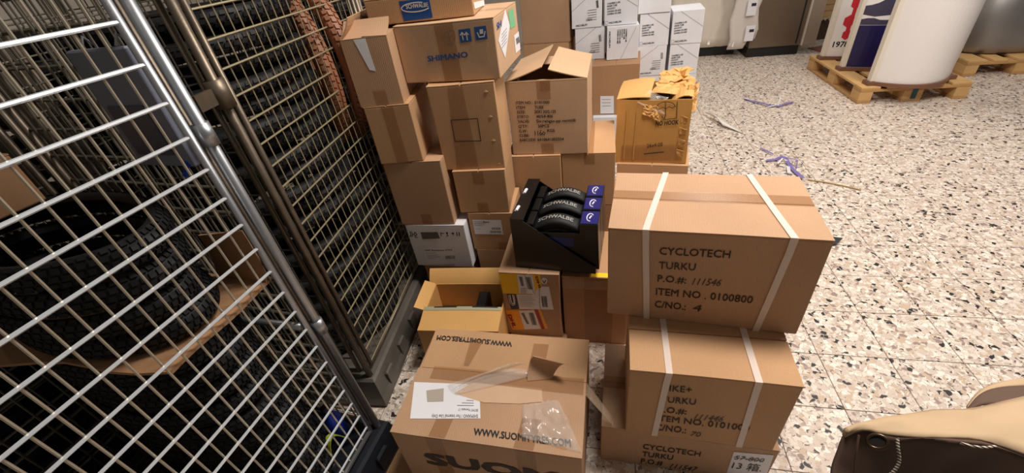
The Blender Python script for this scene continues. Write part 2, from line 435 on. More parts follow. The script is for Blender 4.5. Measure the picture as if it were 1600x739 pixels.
wl = MB().box((-3.2, -2.0, 0), (-3.05, 9.4, 3.2)).build('wall_left', WALLM); tag(wl, 'plain painted wall behind the cages', None, None, 'structure')

# ================================================================== LEFT COLUMN OF CARTONS (against the cage)
def plain_tapes(c, mat=TAPE, a=.5, tb=.35, tt=None, wd=.05):
    if tb: c.tape(mat, a, wd, 'F', 0, tb)
    if tt: c.tape(mat, a, wd, 'F', 1 - tt, 1)
GA = 'cartons stacked against the tyre cage'
c = Carton('cardboard_box', 'brown carton at the very bottom, under the white box', (-.475, 1.735, 0), -.25, .265, .3, .26, KRAFTD, group=GA, seed=1, lid=False)
c = Carton('white_box', 'white carton with handling symbols and a shipping label', (-.503, 1.717, .262), -.266, .299, .3, .255, WHITEB, group=GA, seed=2, wob=.004, top='x')
z = Z(620, 330, 6.716)
c.quadpx('shipping_label', PAPER, 'F', z((310, 560), (612, 548), (600, 385), (270, 385)), label='white shipping label')
c.text('100P Resistens 27X9', 'F', *z((288, 413), (580, 411), (286, 395)), mat=NAVY, bold=.02)
for k in range(4): c.stroke('fine_print', GREYINK, 'F', z((300 + 4*k, 435 + 20*k), (400 + 25 * (k % 3), 434 + 20*k)), .0022)
c.bars('F', *z((510, 497), (612, 495), (505, 462)), n=14)
c.quadpx('print_block', GREYINK, 'F', z((268, 287), (450, 280), (425, 213), (247, 215)))
for k in range(4): c.stroke('fine_print', INKB, 'F', z((252 + 5*k, 222 + 17*k), (430 + 5*k, 220 + 16*k)), .0025, e=.0024)
def icon(name, pts, wd=.004, closed=False): c.stroke(name, INKB, 'F', z(*pts), wd, closed=closed)
icon('handling_symbol', ((140, 210), (150, 240), (142, 262))); icon('handling_symbol', ((155, 212), (168, 235), (160, 262)))
icon('handling_symbol', ((190, 215), (210, 235), (196, 255), (180, 238)), closed=True); icon('handling_symbol', ((195, 268), (215, 267)))
icon('handling_symbol', ((458, 222), (466, 252))); icon('handling_symbol', ((460, 222), (492, 230)))
c.poly('glass_symbol', INKB, 'F', z((515, 216), (538, 216), (534, 236), (522, 236))); icon('glass_symbol', ((529, 236), (533, 252))); icon('glass_symbol', ((524, 254), (542, 254)), .003)
c.poly('umbrella_symbol', INKB, 'F', z((568, 236), (580, 222), (596, 222), (608, 234))); icon('umbrella_symbol', ((590, 232), (596, 252)), .003)
icon('arrow_symbol', ((635, 254), (630, 222)), .005); icon('arrow_symbol', ((660, 254), (655, 222)), .005)
c = Carton('cardboard_box', 'wide plain brown carton resting on the white box', (-.514, 1.714, .519), -.218, .264, .3, .325, KRAFT, group=GA, seed=3)
plain_tapes(c, tb=.18); c.tape(TAPE, .5, .05, 'T', 0, 1)
c = Carton('cardboard_box', 'plain brown carton below the open carton by the cage', (-.518, 1.704, .846), -.14, .191, .3, .247, KRAFT2, group=GA, seed=4)
plain_tapes(c, tb=.3, tt=.7, a=.52)
c = Carton('open_cardboard_box', 'open-topped brown carton with a torn strip of white tape', (-.522, 1.706, 1.095), -.098, .174, .3, .245, KRAFT, group=GA, seed=5, open_top=True)
plain_tapes(c, tb=.24, a=.52)
z = Z(520, 0, 2.737)
c.quadpx('white_tape', PAPER, 'F', z((160, 300), (187, 304), (140, 163), (88, 170)), n=6, label='torn white tape strip')
c.flap('F', .10, 16, bend=.25); c.flap('K', .13, 24); c.flap('L', .085, 38, bend=.3, skew=.1); c.flap('R', .09, 3)

# ================================================================== SECOND COLUMN
GB = 'cartons stacked beside the white box column'
c = Carton('cardboard_box', 'plain brown carton under the label carton, behind the ochre box', (-.185, 1.68, 0), -.243, .19, .235, .338, KRAFT2, group=GB, seed=6)
c = Carton('cardboard_box', 'small brown carton with a white address label on its front', (-.192, 1.683, .34), -.243, .212, .235, .211, KRAFT2, group=GB, seed=7)
z = Z(620, 330, 6.716); c.tape(TAPE, .72, .05, 'F', 0, .22)
c.quadpx('address_label', PAPER, 'F', z((825, 235), (1122, 240), (1095, 87), (795, 85)), label='white address label')
c.text('Basci', 'F', *z((912, 116), (972, 116), (910, 98)), mat=INKB, bold=.03)
for k in range(3): c.stroke('fine_print', GREYINK, 'F', z((812 + 3*k, 108 + 18*k), (905 + 20 * (k == 1), 109 + 18*k)), .0022)
c.stroke('fine_print', GREYINK, 'F', z((835, 180), (880, 181)), .002)
c.bars('F', *z((1005, 185), (1095, 187), (1002, 165)), n=8); c.bars('F', *z((990, 218), (1102, 221), (986, 200)), n=20)
c = Carton('cardboard_box', 'plain brown carton between label carton and square-outline carton', (-.225, 1.692, .553), -.207, .237, .235, .215, KRAFT2, group=GB, seed=8, wob=.004)
plain_tapes(c, tb=.25, tt=.3, a=.48)
c = Carton('cardboard_box', 'tall brown carton with a printed square outline and brown tape', (-.254, 1.715, .77), -.207, .275, .235, .368, KRAFT2, group=GB, seed=9, wob=.005)
z = Z(520, 0, 2.737)
c.quadpx('tape', TAPE, 'F', z((530, 722), (625, 712), (553, 362), (490, 368)), n=10)
c.stroke('printed_square', INK, 'F', z((505, 513), (620, 507), (634, 602), (522, 604)), .0035, closed=True)
for a, b in ((655, 393), (675, 500), (688, 602), (712, 700)):   # staple dents
    q = c.px('F', *z((a, b))[0])
    MB().add([c.P('F', q.x - .012, q.y, .001), c.P('F', q.x, q.y - .01, .001), c.P('F', q.x + .012, q.y, .001), c.P('F', q.x, q.y + .01, .001), c.P('F', q.x, q.y, .003)],
             [(0, 1, 4), (1, 2, 4), (2, 3, 4), (3, 0, 4)]).build('punched_dent', KRAFT2, c.root)
# logo carton lying across the top
c = Carton('shimano_box', 'large taped carton with blue logo lettering and blue handling icons', (-.339, 1.787, 1.141), -.311, .40, .374, .212, KRAFT3, group=None, seed=10, wob=.004, top='x')
c.tape(TAPEC, .22, .13, 'F', .18, 1); c.tape(TAPE, .52, .075, 'F', 0, 1, e=.0011); c.tape(TAPEC, .82, .07, 'F', .3, 1); c.tape_across(TAPEC, .5, .05, 'T')
c.text('SHIMANO', 'F', *z((407, 262), (580, 243), (403, 238)), mat=BLUEINK, bold=.035)
for q in (((548, 182), (596, 176), (588, 120), (538, 126)), ((614, 172), (663, 166), (655, 110), (604, 116))):
    c.quadpx('blue_icon_field', BLUEINK, 'F', z(*q), e=.0016)
WP = plain('white_print', srgb(225, 215, 205), .6)
for a in (555, 573):
    c.stroke('arrow_symbol', WP, 'F', z((a + 4, 168), (a - 1, 138)), .004, e=.0022); c.stroke('arrow_symbol', WP, 'F', z((a - 7, 148), (a - 1, 137), (a + 8, 146)), .0035, e=.0022)
c.stroke('hand_symbol', WP, 'F', z((620, 140), (628, 158), (648, 155), (652, 135)), .004, e=.0022); c.poly('hand_symbol', WP, 'F', z((630, 145), (645, 143), (643, 124), (629, 126)), e=.0022)
c.stroke('recycling_symbol', GREYINK, 'F', z((470, 150), (490, 132), (520, 130), (526, 158), (508, 188), (480, 185)), .0018, closed=True)
c.stroke('recycling_symbol', GREYINK, 'F', z((480, 160), (518, 150)), .0018); c.stroke('recycling_symbol', GREYINK, 'F', z((495, 135), (505, 185)), .0018)
c.text('SH', 'R', *z((702, 128), (722, 112), (699, 100)), mat=BLUEINK, bold=.03)
c.quadpx('delivery_note', PAPER, 'R', z((738, 248), (758, 110), (737, 35), (708, 175)), label='white delivery note')
for k in range(5): c.stroke('fine_print', GREYINK, 'R', z((722, 150 + 14*k), (744, 122 + 14*k)), .002)
GRN = plain('green_sticker', srgb(120, 190, 140), .5)
c.quadpx('green_sticker', GRN, 'R', z((762, 126), (783, 108), (772, 35), (750, 52)), label='mint green sticker')
c.quadpx('small_label', PAPER, 'R', z((783, 228), (806, 205), (798, 130), (776, 152))); c.bars('R', *z((787, 190), (800, 178), (783, 165)), n=6)
c = Carton('schwalbe_box', 'flat carton with dark blue oval-logo label on top of stack', (-.431, 1.84, 1.356), -.194, .415, .24, .09, KRAFT2, seed=11, top='x')
c.quadpx('logo_label', plain('blue_label', srgb(24, 72, 140), .45), 'F', z((307, 92), (428, 75), (412, -8), (284, 6)), label='dark blue logo label')
ell = [(356 + 60 * math.cos(a), 30 - 6 * math.cos(a) + 20 * math.sin(a)) for a in [k * 2 * PI / 28 for k in range(2, 24)]]
c.stroke('logo_oval', WP, 'F', z(*ell), .0035, e=.0022)
c.text('SCHWALBE', 'F', *z((316, 38), (410, 27), (313, 20)), mat=WP, bold=.03, e=.0022)
c.quadpx('white_label', PAPER, 'R', z((605, 38), (660, 18), (655, -6), (600, 10)))

# ================================================================== THIRD COLUMN
GC = 'cartons stacked behind the black tyre display'
Carton('cardboard_box', 'brown carton at floor level under the third column, mostly hidden', (.04, 1.91, 0), -.264, .52, .4, .418, KRAFTD, group=GC, seed=12)
c = Carton('cardboard_box', 'brown carton directly behind the black tyre display, left of its neighbour', (.028, 1.893, .42), -.264, .262, .4, .291, KRAFT2, group=GC, seed=13)
c = Carton('cardboard_box', 'brown carton right of the display, its taped top partly bare', (.288, 1.842, .42), -.259, .253, .4, .289, KRAFT2, group=GC, seed=14)
plain_tapes(c, tt=.2, tb=None, a=.52); c.tape(TAPE, .5, .05, 'T', 0, 1)
c = Carton('inner_tube_box', 'open brown carton printed with item number and tube size lines', (.063, 1.904, .714), -.284, .36, .40, .345, KRAFT3, seed=15, open_top=True, wob=.004)
z = Z(780, 0, 2.736)
c.tape(TAPE, .47, .06, 'F', .76, 1); c.tape(TAPE, .47, .06, 'F', 0, .16)
for y, a, xa, b, xb0, xb1 in ((446, 'ITEM NO.:', (71, 142), '0101000', 151, 215), (467, 'ITEM:', (73, 113), 'TUBE', 151, 190), (486, 'SIZE:', (75, 112), '20X1.50/2.125', 150, 243), (506, 'ETRTO', (77, 125), '40/54-406', 158, 230),
        (526, 'VALVE:', (79, 129), 'Siv.rengas-pp.venttiili', 159, 329), (547, "Q'TY:", (82, 122), '50PCS', 166, 213), (567, 'G.W.:', (84, 122), 'KGS', 206, 238), (586, 'CUBE:', (86, 128), None, 0, 0), (605, 'BARCODE:', (88, 158), '6410641003334', 163, 277)):
    dy = lambda x: -.03 * (x - 70)
    c.text(a, 'F', *z((xa[0], y), (xa[1], y + dy(xa[1])), (xa[0] - 1, y - 12)), bold=.02)
    if b: c.text(b, 'F', *z((xb0, y + dy(xb0)), (xb1, y + dy(xb1)), (xb0 - 1, y - 12.5 + dy(xb0))), bold=.025)
for q in (((152, 560), (154, 578)), ((164, 560), (166, 577)), ((178, 556), (172, 570), (178, 577), (182, 570), (174, 566)), ((188, 562), (184, 572), (192, 576), (196, 566), (188, 562))):
    c.stroke('handwritten_number', PEN, 'F', z(*q), .0028)
c.flap('L', .176, 15, bend=.06); c.flap('R', .172, 12, bend=.05); c.flap('K', .12, -2); c.flap('F', .10, -14)
c.quad('tape', TAPE, 'F', [(.155, .345), (.2, .345), (.2, .30), (.155, .30)])

# ================================================================== AMBER BATTERED BOX
c = Carton('cardboard_box', 'brown carton on the floor under the battered amber carton', (.63, 2.068, 0), -.38, .368, .33, .497, KRAFT2, seed=16)
hk = Carton('battered_carton', 'battered amber varnished carton with torn flaps and umbrella symbol', (.627, 2.10, .499), -.40, .368, .30, .342, AMBER, seed=17, open_top=True, wob=.013)
z = Z(950, 80, 3.694)
hk.flap('L', .165, 14, bend=-.15, mat=OCHRE); hk.flap('R', .13, 22, bend=-.9, lo=.03, mat=OCHRE, skew=.15)
def crumple(c, name, pts, mat, th=.004, seed=0, amp=.012, n=7):
    """torn sheet: bilinear patch over four local corners with creases"""
    a, b, cc, d = [Vector(p) for p in pts]; g = []
    for i in range(n + 1):
        r = []
        for j in range(n + 1):
            p = a.lerp(b, i / n).lerp(d.lerp(cc, i / n), j / n)
            w = nvec(Vector((i * .9 + seed * 11, j * .9, seed))) * amp
            if i in (0, n) or j in (0, n): w *= .8
            r.append(p + w)
        g.append(r)
    return MB().sheet(g, th).build(name, mat, c.root)
crumple(hk, 'torn_flap', [(.16, .14, .33), (.37, .10, .335), (.365, .30, .36), (.2, .30, .375)], OCHRE, seed=1, amp=.03)
crumple(hk, 'torn_flap', [(.19, .22, .36), (.34, .24, .37), (.35, .36, .40), (.2, .34, .39)], OCHRE, seed=2, amp=.028)
crumple(hk, 'torn_flap', [(.33, -.004, .28), (.385, .05, .26), (.39, .2, .36), (.335, .12, .37)], AMBER, seed=3, amp=.02)
crumple(hk, 'torn_scrap', [(.13, -.006, .275), (.215, -.012, .235), (.20, -.006, .31), (.14, -.002, .32)], OCHRE, seed=4, amp=.01)
MB().box((.03, .02, .01), (.33, .28, .24)).build('dark_contents', RUBBER, hk.root)
crumple(hk, 'clear_film', [(.10, -.006, .33), (.23, -.01, .27), (.25, .02, .345), (.15, .06, .37)], FILM, .001, 5, .018)
hk.text('NO HOOK', 'F', *z((278, 431), (412, 425), (281, 404)), mat=INKB, bold=.03, e=.004)
hk.text('26x4.00', 'F', *z((230, 553), (320, 546), (229, 533)), e=.004)
for k in range(8): hk.stroke('faint_print', INK, 'F', z((216 + 14*k, 588 - k), (226 + 14*k, 587 - k)), .005, e=.004)
hk.stroke('symbol_frame', INKB, 'F', z((318, 396), (402, 390), (405, 292)), .003, e=.004)
arc = [(338 + 54 * math.cos(a), 322 - 32 * math.sin(a)) for a in [PI * k / 10 for k in range(11)]]
hk.stroke('umbrella_symbol', INKB, 'F', z(*arc), .003, e=.004); hk.stroke('umbrella_symbol', INKB, 'F', z((284, 326), (300, 334), (318, 322), (338, 332), (356, 320), (374, 330), (392, 318)), .003, e=.004)
hk.stroke('umbrella_symbol', INKB, 'F', z((336, 296), (337, 372), (330, 388), (318, 386), (316, 374)), .003, e=.004)
hk.tape(TAPE, .48, .28, 'F', .04, .3, e=.003)
for k in range(4): crumple(hk, 'dented_crease', [(.318, -.006, .05 + k*.06), (.345, -.004, .045 + k*.06), (.35, -.012, .075 + k*.06), (.312, -.004, .085 + k*.06)], AMBER, .003, 20 + k, .006, 3)
for k in range(2): hk.quad('side_crease', AMBER, 'F', [(.05 + .05*k, .02), (.056 + .05*k, .02), (.06 + .05*k, .3), (.052 + .05*k, .3)], e=.005)

# ================================================================== BACKGROUND CARTONS AND WHITE TUBE BOXES
Carton('cardboard_box', 'white-topped carton under the labelled far carton', (.79, 3.30, 0), -.32, .36, .42, .30, WHITEB, seed=18)
c = Carton('cardboard_box', 'far brown carton with white label, under the white tube boxes', (.80, 3.361, .302), -.32, .36, .42, .386, KRAFTD, seed=19)
z = Z(780, 0, 2.736)
c.quadpx('white_label', PAPER, 'F', z((432, 485), (490, 485), (490, 410), (432, 410)))
for k in range(3): c.stroke('fine_print', GREYINK, 'F', z((440, 425 + 14*k), (476, 425 + 14*k)), .003)
Carton('cardboard_box', 'hidden brown carton on the floor behind the tube carton', (.31, 3.80, 0), -.386, .39, .32, .45, KRAFTD, seed=20)
Carton('cardboard_box', 'far brown carton seen just above the open tube carton', (.315, 3.79, .452), -.386, .39, .32, .376, KRAFT2, seed=21)
Carton('cardboard_box', 'tall plain brown carton left of the white tube boxes', (.321, 3.792, .83), -.386, .395, .3, .42, KRAFT, seed=22)
def michelin(label, x, y, zz, yaw, style, seed, w=.231, h=.238, d=.30):
    c = Carton('inner_tube_carton', label, (x, y, zz), yaw, w, d, h, WHITEB, group='white inner tube cartons', seed=seed, wob=.003, lid=True, top='x', r=.003)
    if style == 'x': return c
    A = lambda a, b: (a * w, b * h)
    if style == 'txt':
        c.stroke('crease', GREYINK, 'F', [A(.25, .99), A(.99, .5)], .002, px=False)
        for k, t in enumerate(('CHAMBRE A AIR', 'INNER TUBE', 'SCHLAUCH', 'CAMARA DE AIRE', 'CAMERA DE AIRE')):
            L = len(t) / 14 * .42; b = .62 - k * .075
            c.text(t, 'F', A(.08, b), A(.08 + L, b + .02), A(.08, b + .05), px=False, bold=.03, mat=INKB)
        c.text('MICHELIN', 'F', A(.14, .055), A(.52, .075), A(.14, .11), px=False, bold=.03, mat=INKB)
        c.stroke('small_frame', GREYINK, 'F', [A(.03, .04), A(.11, .045), A(.11, .14), A(.03, .135)], .0015, px=False, closed=True)
    elif style == 'lab':
        c.stroke('crease', GREYINK, 'F', [A(.02, .52), A(.7, .99)], .002, px=False)
        for k in range(5): c.stroke('fine_print', GREYINK, 'F', [A(.55 - .02*(k % 2), .5 - .07*k), A(.82, .51 - .07*k)], .004, px=False)
        c.bars('F', A(.82, .55), A(.9, .56), A(.8, .76), n=5, px=False); c.bars('F', A(.48, .2), A(.68, .21), A(.48, .26), n=12, px=False)
        c.text('MICHELIN', 'F', A(.14, .055), A(.52, .075), A(.14, .11), px=False, bold=.03, mat=INKB)
    elif style == 'rot':
        c.stroke('crease', GREYINK, 'F', [A(.45, .02), A(.9, .95)], .002, px=False)
        for k, t in enumerate(('CHAMBRE A AIR', 'INNER TUBE', 'SCHLAUCH', 'CAMARA DE AIRE', 'CAMERA DE AIRE')):
            L = len(t) / 14 * .42; a = .58 - k * .065
            c.text(t, 'F', A(a, .92), A(a, .92 - L), A(a + .045, .92), px=False, bold=.03, mat=INKB)
        c.text('MICHELIN', 'F', A(.06, .88), A(.07, .4), A(.11, .88), px=False, bold=.03, mat=INKB)
    return c
michelin('white tube carton, upper left of four, with small barcode label', .697, 3.60, .93, -.30, 'lab', 31)
michelin('white tube carton, upper row, second from left, printed in five languages', .935, 3.525, .93, -.30, 'txt', 32, w=.245)
michelin('white tube carton, lower left, resting on the far brown carton', .72, 3.60, .69, -.30, 'lab', 33)
michelin('white tube carton turned on its side with its lettering running vertically', .942, 3.466, .69, -.24, 'rot', 34, w=.238)
michelin('white tube carton of the topmost row, blank face cut by the frame', 1.235, 3.64, .961, -.3, 'x', 35, w=.245)
michelin('white tube carton with five-language print below the blank topmost one', 1.257, 3.642, .7195, -.3, 'txt', 36, w=.226)
michelin('white tube carton at the right end of the upper row, lid visible', 1.487, 3.56, .7195, -.3, 'txt', 37)
michelin('white tube carton behind the torn amber flaps, with barcode label', 1.25, 3.64, .48, -.3, 'lab', 38, w=.228)
michelin('white tube carton, lowest visible, right end above the floor', 1.49, 3.56, .48, -.3, 'txt', 39, w=.225)
for k, (xx, zz) in enumerate(((1.255, .2405), (1.49, .2405), (1.255, 0.0005), (1.49, 0.0005))):
    michelin(('white tube carton hidden low in the stack, left of two', 'white tube carton hidden low in the stack, right of two', 'white tube carton on the floor behind the amber carton, left', 'white tube carton on the floor behind the amber carton, right')[k], xx, 3.64 if k % 2 == 0 else 3.56, zz, -.3, 'x', 40 + k, w=.226)

# ================================================================== MIDDLE: OCHRE BOX, DHL BOX, TAPED BOX, DISPLAY
c = Carton('open_cardboard_box', 'open ochre carton with half-folded front flap and blue item inside', (-.463, 1.278, 0), -.205, .356, .30, .248, OCHRE, seed=50, open_top=True, wob=.004)
c.flap('F', .125, 3, bend=.1); c.flap('K', .075, 118, lo=-.03, bend=.2); c.flap('L', .055, 158, lo=.12)
MB().box((.01, .01, .02), (.346, .29, .10)).build('packed_items', INNER, c.root)
g = MB().box((.225, .15, .10), (.275, .262, .235), .006).build('black_packet', GLOSSB, c.root)
BLU = plain('blue_plastic', srgb(34, 52, 140), .35)
MB().tube([(.25, .145, .13), (.25, .145, .2), (.252, .16, .222)], [.028, .028, .02], 14).build('blue_item', BLU, c.root, True)
STRIPE = plain('grey_green_print', srgb(168, 164, 134), .6)
def on_flap(name, mat, a0, a1, b0, b1, e=.004):
    n = 6; vs = []; fs = []
    for i in range(n + 1):
        for b in (b0, b1):
            x = a0 + (a1 - a0) * i / n; a = math.radians(3) + .1 * b / .125
            vs.append(c.D(Vector((x, b * math.cos(a), c.h + b * math.sin(a) + e))))
    for i in range(n): fs.append((2*i, 2*i+2, 2*i+3, 2*i+1))
    return link(name, vs, fs, mat, c.root)
on_flap('grey_stripe', STRIPE, .002, .354, .106, .1245)
on_flap('black_lettering', INKB, .05, .155, .119, .1247, .0048); on_flap('black_lettering', INKB, .225, .34, .119, .1247, .0048)
c.tape(TAPEC, .78, .05, 'F', .8, 1)
# low wrapped pack under the labelled parcel
c = Carton('wrapped_pack', 'low film-wrapped carton under the parcel with yellow labels', (-.08, 1.325, 0), -.274, .265, .36, .048, KRAFT3, seed=51, lid=False)
crumple(c, 'clear_film', [(.002, -.004, .004), (.262, -.004, .004), (.262, -.004, .05), (.002, -.004, .05)], FILM, .001, 8, .006)
dh = Carton('courier_parcel', 'brown parcel with yellow courier labels standing under the tyre display', (-.081, 1.371, .049), -.274, .258, .30, .38, KRAFT, seed=52, wob=.006)
z = Z(770, 410, 4.927)
lb = dh.quadpx('yellow_label', YEL, 'F', z((75, 238), (385, 252), (358, 96), (40, 84)), label='yellow courier label')
dh.quadpx('label_white_field', PAPER, 'F', z((200, 240), (328, 246), (300, 94), (182, 92)), e=.002)
dh.text('DHL', 'F', *z((322, 108), (358, 215), (340, 104)), mat=RED, bold=.06, e=.0026)
dh.bars('F', *z((265, 205), (310, 208), (242, 110)), n=14, e=.0028); dh.quadpx('fine_print', GREYINK, 'F', z((215, 180), (236, 182), (222, 110), (196, 108)), e=.0026)
for k in range(6): dh.stroke('fine_print', GREYINK, 'F', z((212, 195 + 8*k), (250 + 8 * (k % 2), 197 + 8*k)), .0018, e=.0026)
lb2 = dh.quadpx('white_label', PAPER, 'F', z((200, 358), (472, 368), (430, 190), (360, 188)), e=.0014)
dh.quadpx('white_label', PAPER, 'F', z((205, 358), (372, 362), (356, 252), (180, 246)), e=.0016)
dh.quadpx('logo_field', NAVY, 'F', z((140, 358), (203, 358), (172, 244), (103, 242)), e=.0018)
dh.stroke('logo_oval', PAPER, 'F', z((128, 250), (140, 300), (152, 318), (162, 314), (160, 290), (150, 250)), .004, e=.0024)
dh.stroke('logo_oval', PAPER, 'F', z((116, 250), (132, 312), (152, 330), (168, 322), (168, 290), (160, 250)), .0025, e=.0024)
dh.bars('F', *z((385, 345), (428, 348), (372, 262)), n=16, e=.0024, horizontal=False)
for k in range(7): dh.stroke('fine_print', GREYINK, 'F', z((200 + 2*k, 262 + 12*k), (300 + 10 * (k % 3), 265 + 12*k)), .0016, e=.0024)
lb3 = dh.quadpx('orange_label', ORG, 'F', z((150, 516), (425, 508), (372, 364), (92, 366)), label='orange courier label')
dh.quadpx('label_white_field', PAPER, 'F', z((246, 512), (370, 508), (318, 368), (200, 370)), e=.002)
dh.text('DHL', 'F', *z((112, 400), (155, 500), (140, 398)), mat=RED, bold=.06, e=.0026)
dh.bars('F', *z((305, 478), (345, 480), (275, 385)), n=14, e=.0028); dh.quadpx('label_band', RED, 'F', z((378, 510), (402, 510), (348, 362), (322, 362)), e=.0024)
dh.quadpx('fine_print', GREYINK, 'F', z((262, 470), (282, 470), (240, 385), (218, 388)), e=.0026)
dh.stroke('pen_line', INKB, 'F', z((240, 90), (300, 210), (325, 245)), .0015, e=.003); dh.stroke('pen_line', INKB, 'F', z((355, 190), (362, 330), (375, 370)), .0015, e=.003)
ring = [(392 + 24 * math.cos(a), 144 + 26 * math.sin(a)) for a in [k * PI / 10 for k in range(20)]]
dh.poly('round_sticker', PAPER, 'F', z(*ring), e=.0014); dh.stroke('round_sticker_mark', INKB, 'F', z((380, 140), (392, 160), (404, 138)), .004, e=.002)
dh.tape_across(TAPEC, .97, .02, 'F')
tb = Carton('taped_cardboard_box', 'dark brown carton with wide tape, right of the courier parcel', (.181, 1.318, 0), -.27, .277, .33, .405, KRAFTD, seed=53, wob=.004)
tb.tape(TAPE, .55, .12, 'F', 0, 1); tb.tape_across(TAPEC, .9, .05, 'F', e=.0013)
tb.quad('yellow_tape', YEL, 'T', [(.12, .004), (.19, .004), (.19, .03), (.12, .03)], label='yellow courier tape')

# black countertop display with three boxed folding tyres
def loc_in(root, p): return p
dx, dy, dz, dyaw = .0, 1.385, .432, -.34
dsp = empty('tyre_display', (dx, dy, dz), dyaw); tag(dsp, 'black card counter display tray standing on the courier parcel', 'display')
w, d, h = .335, .33, .245; t = .004
MB().box((0, 0, .0), (w, d, t)).build('tray_floor', GLOSSB, dsp)
side = [(0, 0), (w, 0), (w, .03), (.045, h), (0, h)]
for nm, yy in (('side_panel', 0), ('side_panel', d - t)):
    vs = [(a, yy, b) for a, b in side] + [(a, yy + t, b) for a, b in side]; n = 5
    link(nm, vs, [tuple(range(n)), tuple(range(2*n-1, n-1, -1))] + [(k, n+k, n+(k+1) % n, (k+1) % n) for k in range(n)], GLOSSB, dsp)
MB().box((0, t, t), (t, d - t, h)).build('back_panel', GLOSSB, dsp); MB().box((w - t, t, t), (w, d - t, .035)).build('front_lip', GLOSSB, dsp)
MB().box((0, 0, h), (.055, d, h + .004)).build('header_panel', GLOSSB, dsp)
for yy in (.06, .2): MB().tube([(-.002, yy, h - .01), (.012, yy + .003, h + .006), (.016, yy + .03, h + .006), (-.002, yy + .035, h - .008)], .006, 6).build('white_tab', PAPER, dsp)
BLUEG = plain('blue_gloss_card', srgb(36, 34, 104), .28); TLOGO = plain('grey_lettering', srgb(150, 146, 142), .5); DBL = plain('deep_blue_card', srgb(20, 44, 110), .3)
def tyre_pack(k):
    lab = ('boxed folding tyre at the front of the black display', 'boxed folding tyre in the middle of the black display', 'boxed folding tyre at the back of the black display')[k]
    y0 = .010 + k * .104; W, Dp, Hh = .282, .094, .222
    mw = Matrix.Translation((dx, dy, dz)) @ Matrix.Rotation(dyaw, 4, 'Z') @ Matrix.Translation((.066, y0, .006)) @ Matrix.Rotation(-.03, 4, 'Y')
    r = bpy.data.objects.new('boxed_tyre', None); COL.objects.link(r); r.matrix_world = mw; r.empty_display_size = .05
    tag(r, lab, 'boxed tyre', 'boxed folding tyres in the display')
    MB().box((0, 0, 0), (W, Dp, Hh - .045), .003).build('carton', GLOSSB, r)
    MB().box((0, .0, Hh - .045), (.03, Dp, Hh - .004), .003).build('carton_end', GLOSSB, r)
    ec = MB().box((W - .07, -.001, Hh - .052), (W, Dp + .001, Hh), .003).build('carton_end', GLOSSB, r)
    MB().box((W - .066, .004, Hh - .001), (W - .002, Dp - .004, Hh + .001)).build('blue_logo_panel', BLUEG, r)
    ov = [(W - .034 + .012 * math.cos(a), .046 + .026 * math.sin(a), Hh + .0016) for a in [q * PI / 12 for q in range(24)]]
    MB().tube(ov[2:20], .0022, 5).build('logo_oval', PAPER, r); MB().tube([(W - .036, .036, Hh + .0016), (W - .03, .056, Hh + .0016)], .003, 5).build('logo_oval', PAPER, r)
    # the folded tyre arches out of the carton window
    n = 16
    def arch(i): return Hh - .052 + .046 * math.sin(PI * (i + 1.5) / (n + 3))
    for zz, yy, ry, rz_ in ((.0, .040, .033, .016), (-.016, .05, .036, .014), (-.03, .044, .036, .012)):
        g = []
        for i in range(n + 1):
            g.append([(.028 + (W - .098) * i / n, yy + ry * math.cos(a), arch(i) + zz + rz_ * math.sin(a)) for a in [PI * q / 10 for q in range(-2, 13)]])
        MB().sheet(g, .003).build('folded_tyre', RUBBER, r, True)
    vs, fs = text_mesh('SCHWALBE', .02); out = []
    for v in vs:
        x = .045 + v.x * .14; s_ = (x - .028) / (W - .098); yl = (v.y - .5) * .02 - .006
        out.append((x, .040 + yl, arch(s_ * n) + .016 * math.sqrt(max(0, 1 - (yl / .033) ** 2)) + .004))
    link('tyre_lettering', out, fs, TLOGO, r)
    MB().box((.02, -.002, .115), (.185, .001, .155)).build('blue_stripe', DBL, r)
for k in range(3): tyre_pack(k)

# ================================================================== FRONT: SUOMITYRES BOX
su = Carton('tyre_carton', 'large carton printed with a web address on its top flaps', (-.47, .76, 0), -.276, .602, .405, .35, KRAFT, seed=60, lid=False, wob=.004)
su.flat_flap(0, 0, .602, .245, z=.3535)
su.flat_flap(.012, .25, .602, .415, z=.352, mat=KRAFT2, lift=lambda a, b: .0 + .02 * max(0, (b - .25) / .165))
z = Z(600, 500, 3.092)
su.text('WWW.SUOMITYRES.COM', 'T', *z((433, 560), (903, 616), (436, 527)), mat=INKB, bold=.035, e=.005)
vs, fs = text_mesh('WWW.SUOMITYRES.COM', .035); bl, br, tl = [su.px('T', *q) for q in z((621, 122), (262, 90), (619, 143))]
out = []
for v in vs:
    q = bl + (br - bl) * v.x + (tl - bl) * v.y; p = su.D(Vector((q.x, q.y, su.h))); p.z += .004 + .02 * max(0, (q.y - .25) / .165); out.append(p)
link('printed_text', out, fs, INKB, su.root)
su.text('SUOMI', 'F', (.085, .178), (.575, .178), (.085, .25), mat=INK, bold=.05, px=False, e=.002)
su.tape(TAPE, .24, .055, 'F', .0, 1); su.tape(TAPE, .72, .06, 'F', 0, 1)
for (u0, u1) in ((.13, .185), (.40, .46)):
    su.quad('tape', TAPE, 'T', [(u0, .002), (u1, .002), (u1 + .01, .10), (u0 + .01, .10)], e=.0045)
su.quad('tape', TAPE, 'T', [(.40, .26), (.455, .26), (.46, .40), (.405, .40)], e=.018); su.quad('tape', TAPE, 'T', [(.17, .27), (.19, .27), (.215, .38), (.165, .38)], e=.018)
su.quad('tape', TAPE, 'T', [(.06, .205), (.595, .20), (.595, .26), (.06, .255)], e=.0072)
lab = su.quadpx('address_label', PAPER, 'T', z((127, 480), (466, 482), (460, 318), (146, 303)), e=.0048, label='white label with upside-down print')
